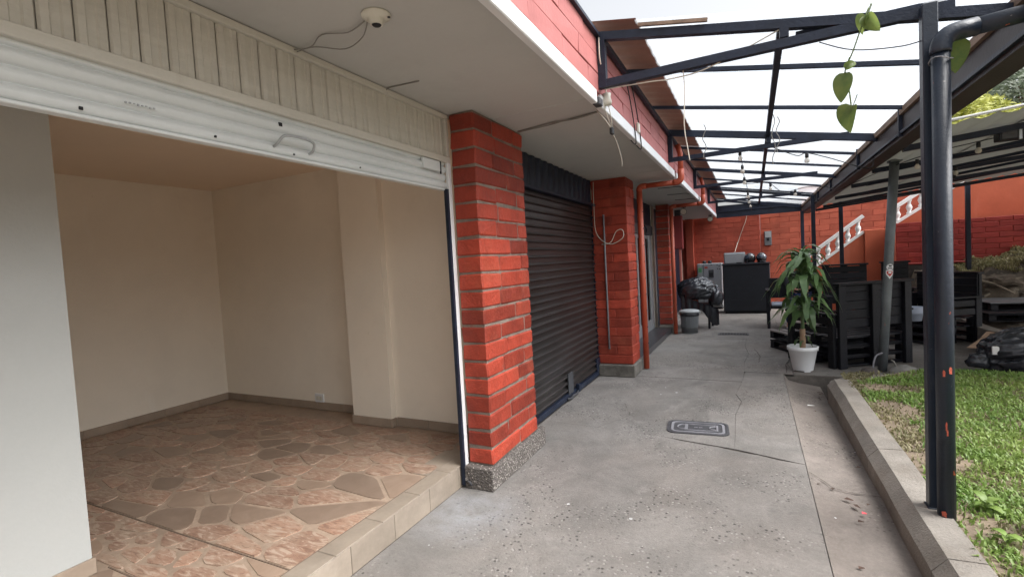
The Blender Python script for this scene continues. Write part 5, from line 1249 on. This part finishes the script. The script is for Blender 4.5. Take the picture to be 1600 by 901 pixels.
# bin
bn = thing('trash_bin', 'grey plastic trash bin with pale lid beside the far drainpipe', 'trash bin', (-1.14, 9.93, 0))
MB().lathe((-1.14, 9.93, 0), [(0, 0), (.142, 0), (.146, .01), (.168, .36), (.172, .37), (.172, .40), (.16, .40), (.15, .02), (0, .02)], 28).build('body', mGreyPlastic, bn)
MB().lathe((-1.14, 9.93, .36), [(.166, 0), (.176, -.02), (.18, .0), (.178, .05), (.172, .055)], 28).build('bag_rim', mBag, bn)
MB().lathe((-1.14, 9.93, .41), [(.186, 0), (.190, .012), (.18, .03), (.13, .045), (.06, .052), (0, .053)], 28).build('lid', mLid, bn)
for s_ in (-1, 1): MB().cbox(-1.14 + s_ * .185 - .015, -1.14 + s_ * .185 + .015, 9.90, 9.96, .37, .42, .004).build('lid_clip', mLid, bn)
for k in range(14):
    a = k * .449; MB().tube([(-1.14 + .146 * math.cos(a), 9.93 + .146 * math.sin(a), .02), (-1.14 + .168 * math.cos(a), 9.93 + .168 * math.sin(a), .35)], .004, 4).build('rib', mGreyPlastic, bn)
# garbage bag and cardboard on the right
gb = thing('garbage_bag', 'large shiny black garbage bag lying at the lawn edge', 'garbage bag', (2.62, 7.2, 0))
blob((2.70, 7.22, .20), (.44, .36, .29), 120, 60, .20, 5.7, 15, True).build('bag', mBag, gb)
blob((2.24, 7.14, .14), (.10, .08, .09), 18, 12, .4, 2.2, 4).build('bag_neck', mBag, gb)
MB().cbox(2.30, 2.36, 7.00, 7.02, .24, .33, .004).xform(Matrix.Identity(4)).build('paper_tab', mPaper, gb)
cdb = thing('cardboard_sheet', 'flattened brown cardboard box lying behind the garbage bag', 'cardboard', (3.0, 8.3, .1))
MB().hexa([(2.40, 8.05, .13), (3.6, 7.8, .15), (3.9, 8.35, .20), (2.72, 8.62, .17), (2.40, 8.05, .136), (3.6, 7.8, .156), (3.9, 8.35, .206), (2.72, 8.62, .176)]).build('lower_flap', mCard, cdb)
MB().hexa([(2.72, 8.63, .178), (3.9, 8.36, .208), (3.95, 8.62, .25), (2.86, 8.88, .22), (2.72, 8.63, .184), (3.9, 8.36, .214), (3.95, 8.62, .256), (2.86, 8.88, .226)]).build('upper_flap', mCard, cdb)
MB().cbox(2.62, 3.5, 8.1, 8.5, 0, .125, .01).build('crushed_box', mConcBase, cdb)

# ------------------------------------------------------------------ seated person behind the plant
ac = thing('armchair', 'black framed armchair behind the potted plant', 'armchair', (.45, 10.75, 0))
for (x, y, h) in ((.24, 10.62, .72), (.24, 11.15, .72), (1.08, 10.62, .72), (1.08, 11.15, .95)): MB().cbox(x - .025, x + .025, y - .025, y + .025, 0, h, .004).build('leg', mBlackWood, ac)
for x in (.24, 1.08): MB().cbox(x - .04, x + .04, 10.56, 11.2, .72, .75, .005).build('arm_rest', mBlackWood, ac)
MB().cbox(.27, 1.05, 10.62, 11.15, .38, .43, .006).build('seat', mBlackWood, ac); MB().cbox(.27, 1.05, 11.13, 11.17, .55, .95, .006).build('backrest', mBlackWood, ac)
MB().cbox(.30, 1.02, 10.66, 11.10, .431, .48, .012).build('cushion', mBlueCloth, ac)
ps = thing('person', 'person in a black jacket and blue jeans seated behind the plant', 'person', (.55, 10.8, 0))
def skinned(name, verts, edges, radii, mat, root=0, sub=1):
    me = bpy.data.meshes.new(name); o0 = WO[ps]
    me.from_pydata([(v[0] - o0[0], v[1] - o0[1], v[2] - o0[2]) for v in verts], edges, []); me.materials.append(mat)
    o = bpy.data.objects.new(name, me); C.objects.link(o); o.parent = ps; WO[o] = o0
    md = o.modifiers.new('skin', 'SKIN'); md.use_smooth_shade = True
    sv = me.skin_vertices[0].data
    for i, r_ in enumerate(radii): sv[i].radius = (r_, r_) if not isinstance(r_, tuple) else r_; sv[i].use_root = (i == root)
    s_ = o.modifiers.new('sub', 'SUBSURF'); s_.levels = sub; s_.render_levels = sub
    return o
bvx = [(.58, 10.92, .56), (.58, 10.94, .76), (.58, 10.92, .98), (.575, 10.88, 1.09), (.565, 10.85, 1.16), (.55, 10.82, 1.24), (.54, 10.81, 1.31),
       (.42, 10.90, 1.03), (.36, 10.80, .84), (.44, 10.62, .76), (.50, 10.56, .75),
       (.74, 10.92, 1.03), (.80, 10.84, .84), (.70, 10.66, .76), (.63, 10.60, .75),
       (.48, 10.88, .54), (.38, 10.48, .53), (.36, 10.42, .12), (.34, 10.32, .05),
       (.68, 10.88, .54), (.62, 10.46, .53), (.60, 10.42, .12), (.58, 10.31, .05)]
bed = [(0, 1), (1, 2), (2, 3), (3, 4), (4, 5), (5, 6), (2, 7), (7, 8), (8, 9), (9, 10), (2, 11), (11, 12), (12, 13), (13, 14), (0, 15), (15, 16), (16, 17), (17, 18), (0, 19), (19, 20), (20, 21), (21, 22)]
brad = [.13, .125, .13, .055, .05, .085, .07, .055, .04, .03, .028, .055, .04, .03, .028, .085, .055, .04, .035, .085, .055, .04, .035]
skinned('body', bvx, bed, brad, mSkin)
skinned('jacket', bvx[:3] + [bvx[7], bvx[8], (.43, 10.64, .765), bvx[11], bvx[12], (.71, 10.68, .765)], [(0, 1), (1, 2), (2, 3), (3, 4), (4, 5), (2, 6), (6, 7), (7, 8)], [.15, .148, .145, .075, .058, .045, .075, .058, .045], mJacket)
skinned('trousers', [bvx[0], bvx[15], bvx[16], bvx[17], bvx[19], bvx[20], bvx[21]], [(0, 1), (1, 2), (2, 3), (0, 4), (4, 5), (5, 6)], [.145, .10, .072, .06, .10, .072, .06], mJeans)
for q in (17, 21):
    a = Vector(bvx[q]); b = MB().tube([a + Vector((.01, .04, -.07)), a + Vector((0, -.02, -.065)), a + Vector((-.015, -.12, -.085)), a + Vector((-.02, -.17, -.09))], [.035, .048, .04, .02], 10).build('shoe', mShoe, ps)
hb = blob((.55, 10.835, 1.30), (.093, .105, .105), 24, 14, .08, 1.5, 12); hb.build('hair', mHair, ps)
for (hx, hy, sgn) in ((.50, 10.56, 1), (.63, 10.60, -1)):
    for k in range(4):
        a0 = Vector((hx + sgn * .012 * k - .01, hy - .01, .752)); ln = (.06, .07, .066, .052)[k]
        MB().tube([a0, a0 + Vector((.01 * sgn, -ln * .5, .006)), a0 + Vector((.016 * sgn, -ln * .9, -.012))], [.009, .008, .006], 6).build('finger', mSkin, ps)
    MB().tube([(hx + sgn * .03, hy + .01, .752), (hx + sgn * .05, hy - .02, .757), (hx + sgn * .055, hy - .045, .75)], [.010, .009, .007], 6).build('thumb', mSkin, ps)
MB().tube([(.545, 10.745, 1.25), (.543, 10.722, 1.232), (.545, 10.735, 1.222)], [.008, .012, .008], 7).build('nose', mSkin, ps)
for dx in (-.03, .03): MB().lathe((.545 + dx, 10.742, 1.258), [(0, -.006), (.009, -.003), (.009, .003), (0, .006)], 8).build('eye', mEye, ps)
MB().cbox(.525, .565, 10.738, 10.748, 1.196, 1.203, .002).build('mouth', mRedBox, ps)
for dx in (-.088, .078): MB().lathe((.55 + dx, 10.83, 1.235), [(0, -.03), (.014, -.015), (.016, .012), (0, .03)], 8).build('ear', mSkin, ps)

ps.location.x += .21
# ------------------------------------------------------------------ trees beyond the canopy
def tree(loc, h, cr, n, mat, label, seed, squash=.8, leaf=.12):
    t = thing('tree', label, 'tree', loc, 'trees beyond the seating canopy'); rs = random.Random(seed)
    L = Vector(loc)
    trk = MB().tube(cat_pts([L, L + Vector((.1, 0, h * .3)), L + Vector((-.1, .1, h * .6)), L + Vector((.05, 0, h * .85))], 4), [.22 - .013 * i for i in range(13)], 9).build('trunk', mTrunk, t)
    cl = []
    for k in range(16):
        a = rs.random() * 6.28; el = rs.uniform(-.3, 1.2); d = Vector((math.cos(a) * math.cos(el), math.sin(a) * math.cos(el), math.sin(el) * squash)) * cr * rs.uniform(.5, .95)
        cpt = L + Vector((0, 0, h * .75)) + d; cl.append((cpt, cr * rs.uniform(.25, .45)))
        s0 = L + Vector((0, 0, h * rs.uniform(.45, .75)))
        MB().tube(cat_pts([s0, s0.lerp(cpt, .5) + Vector((0, 0, .2)), cpt], 3), [.06, .05, .045, .035, .028, .02, .014], 5).build('limb', mTrunk, trk)
    V = []; Fc = []
    for k in range(n):
        c, r_ = cl[rs.randrange(len(cl))]
        d = Vector((rs.gauss(0, 1), rs.gauss(0, 1), rs.gauss(0, .8))); d.normalize(); p_ = c + d * r_ * rs.random() ** .4
        u = Vector((rs.gauss(0, 1), rs.gauss(0, 1), rs.gauss(0, .6))).normalized() * leaf * rs.uniform(.6, 1.3); w_ = u.orthogonal().normalized() * leaf * .4
        o = len(V); V += [p_ - u, p_ + w_, p_ + u, p_ - w_]; Fc.append((o, o + 1, o + 2, o + 3))
    b = MB(); b.add(V, Fc); b.build('crown', mat, t)
tree((6.7, 22, 0), 6.6, 1.5, 5200, mYellowLeaf, 'yellow-green bushy tree above the grey canopy edge', 3)
tree((9.2, 25, 0), 8.8, 2.6, 6500, mTreeLeaf, 'tall grey-green tree at the upper right edge', 5, leaf=.15)
tree((7.6, 27, 0), 8.0, 2.2, 6000, mDarkLeaf, 'darker green tree behind the yellow-green one', 9, leaf=.14)
tree((12.0, 23, 0), 8.2, 2.4, 5000, mDarkLeaf, 'dark green tree farthest to the right', 12, leaf=.14)
bshrub = thing('shrub', 'small yellow-leaved shrub on the bank at the right edge', 'shrub', (5.0, 12.4, 1.5))
MB().tube([(5.0, 12.4, 1.4), (5.0, 12.38, 1.9)], .012, 5).build('stem', mTrunk, bshrub)
yl = leaf_mesh('leaf', .13, .05, mYellowLeaf, .4)
for k in range(26): link('leaf', yl, (5.0 + rnd.uniform(-.12, .12), 12.38 + rnd.uniform(-.1, .1), 1.75 + rnd.uniform(0, .4)), bshrub, (rnd.random(), rnd.uniform(-.6, .6), rnd.random() * 6.3))
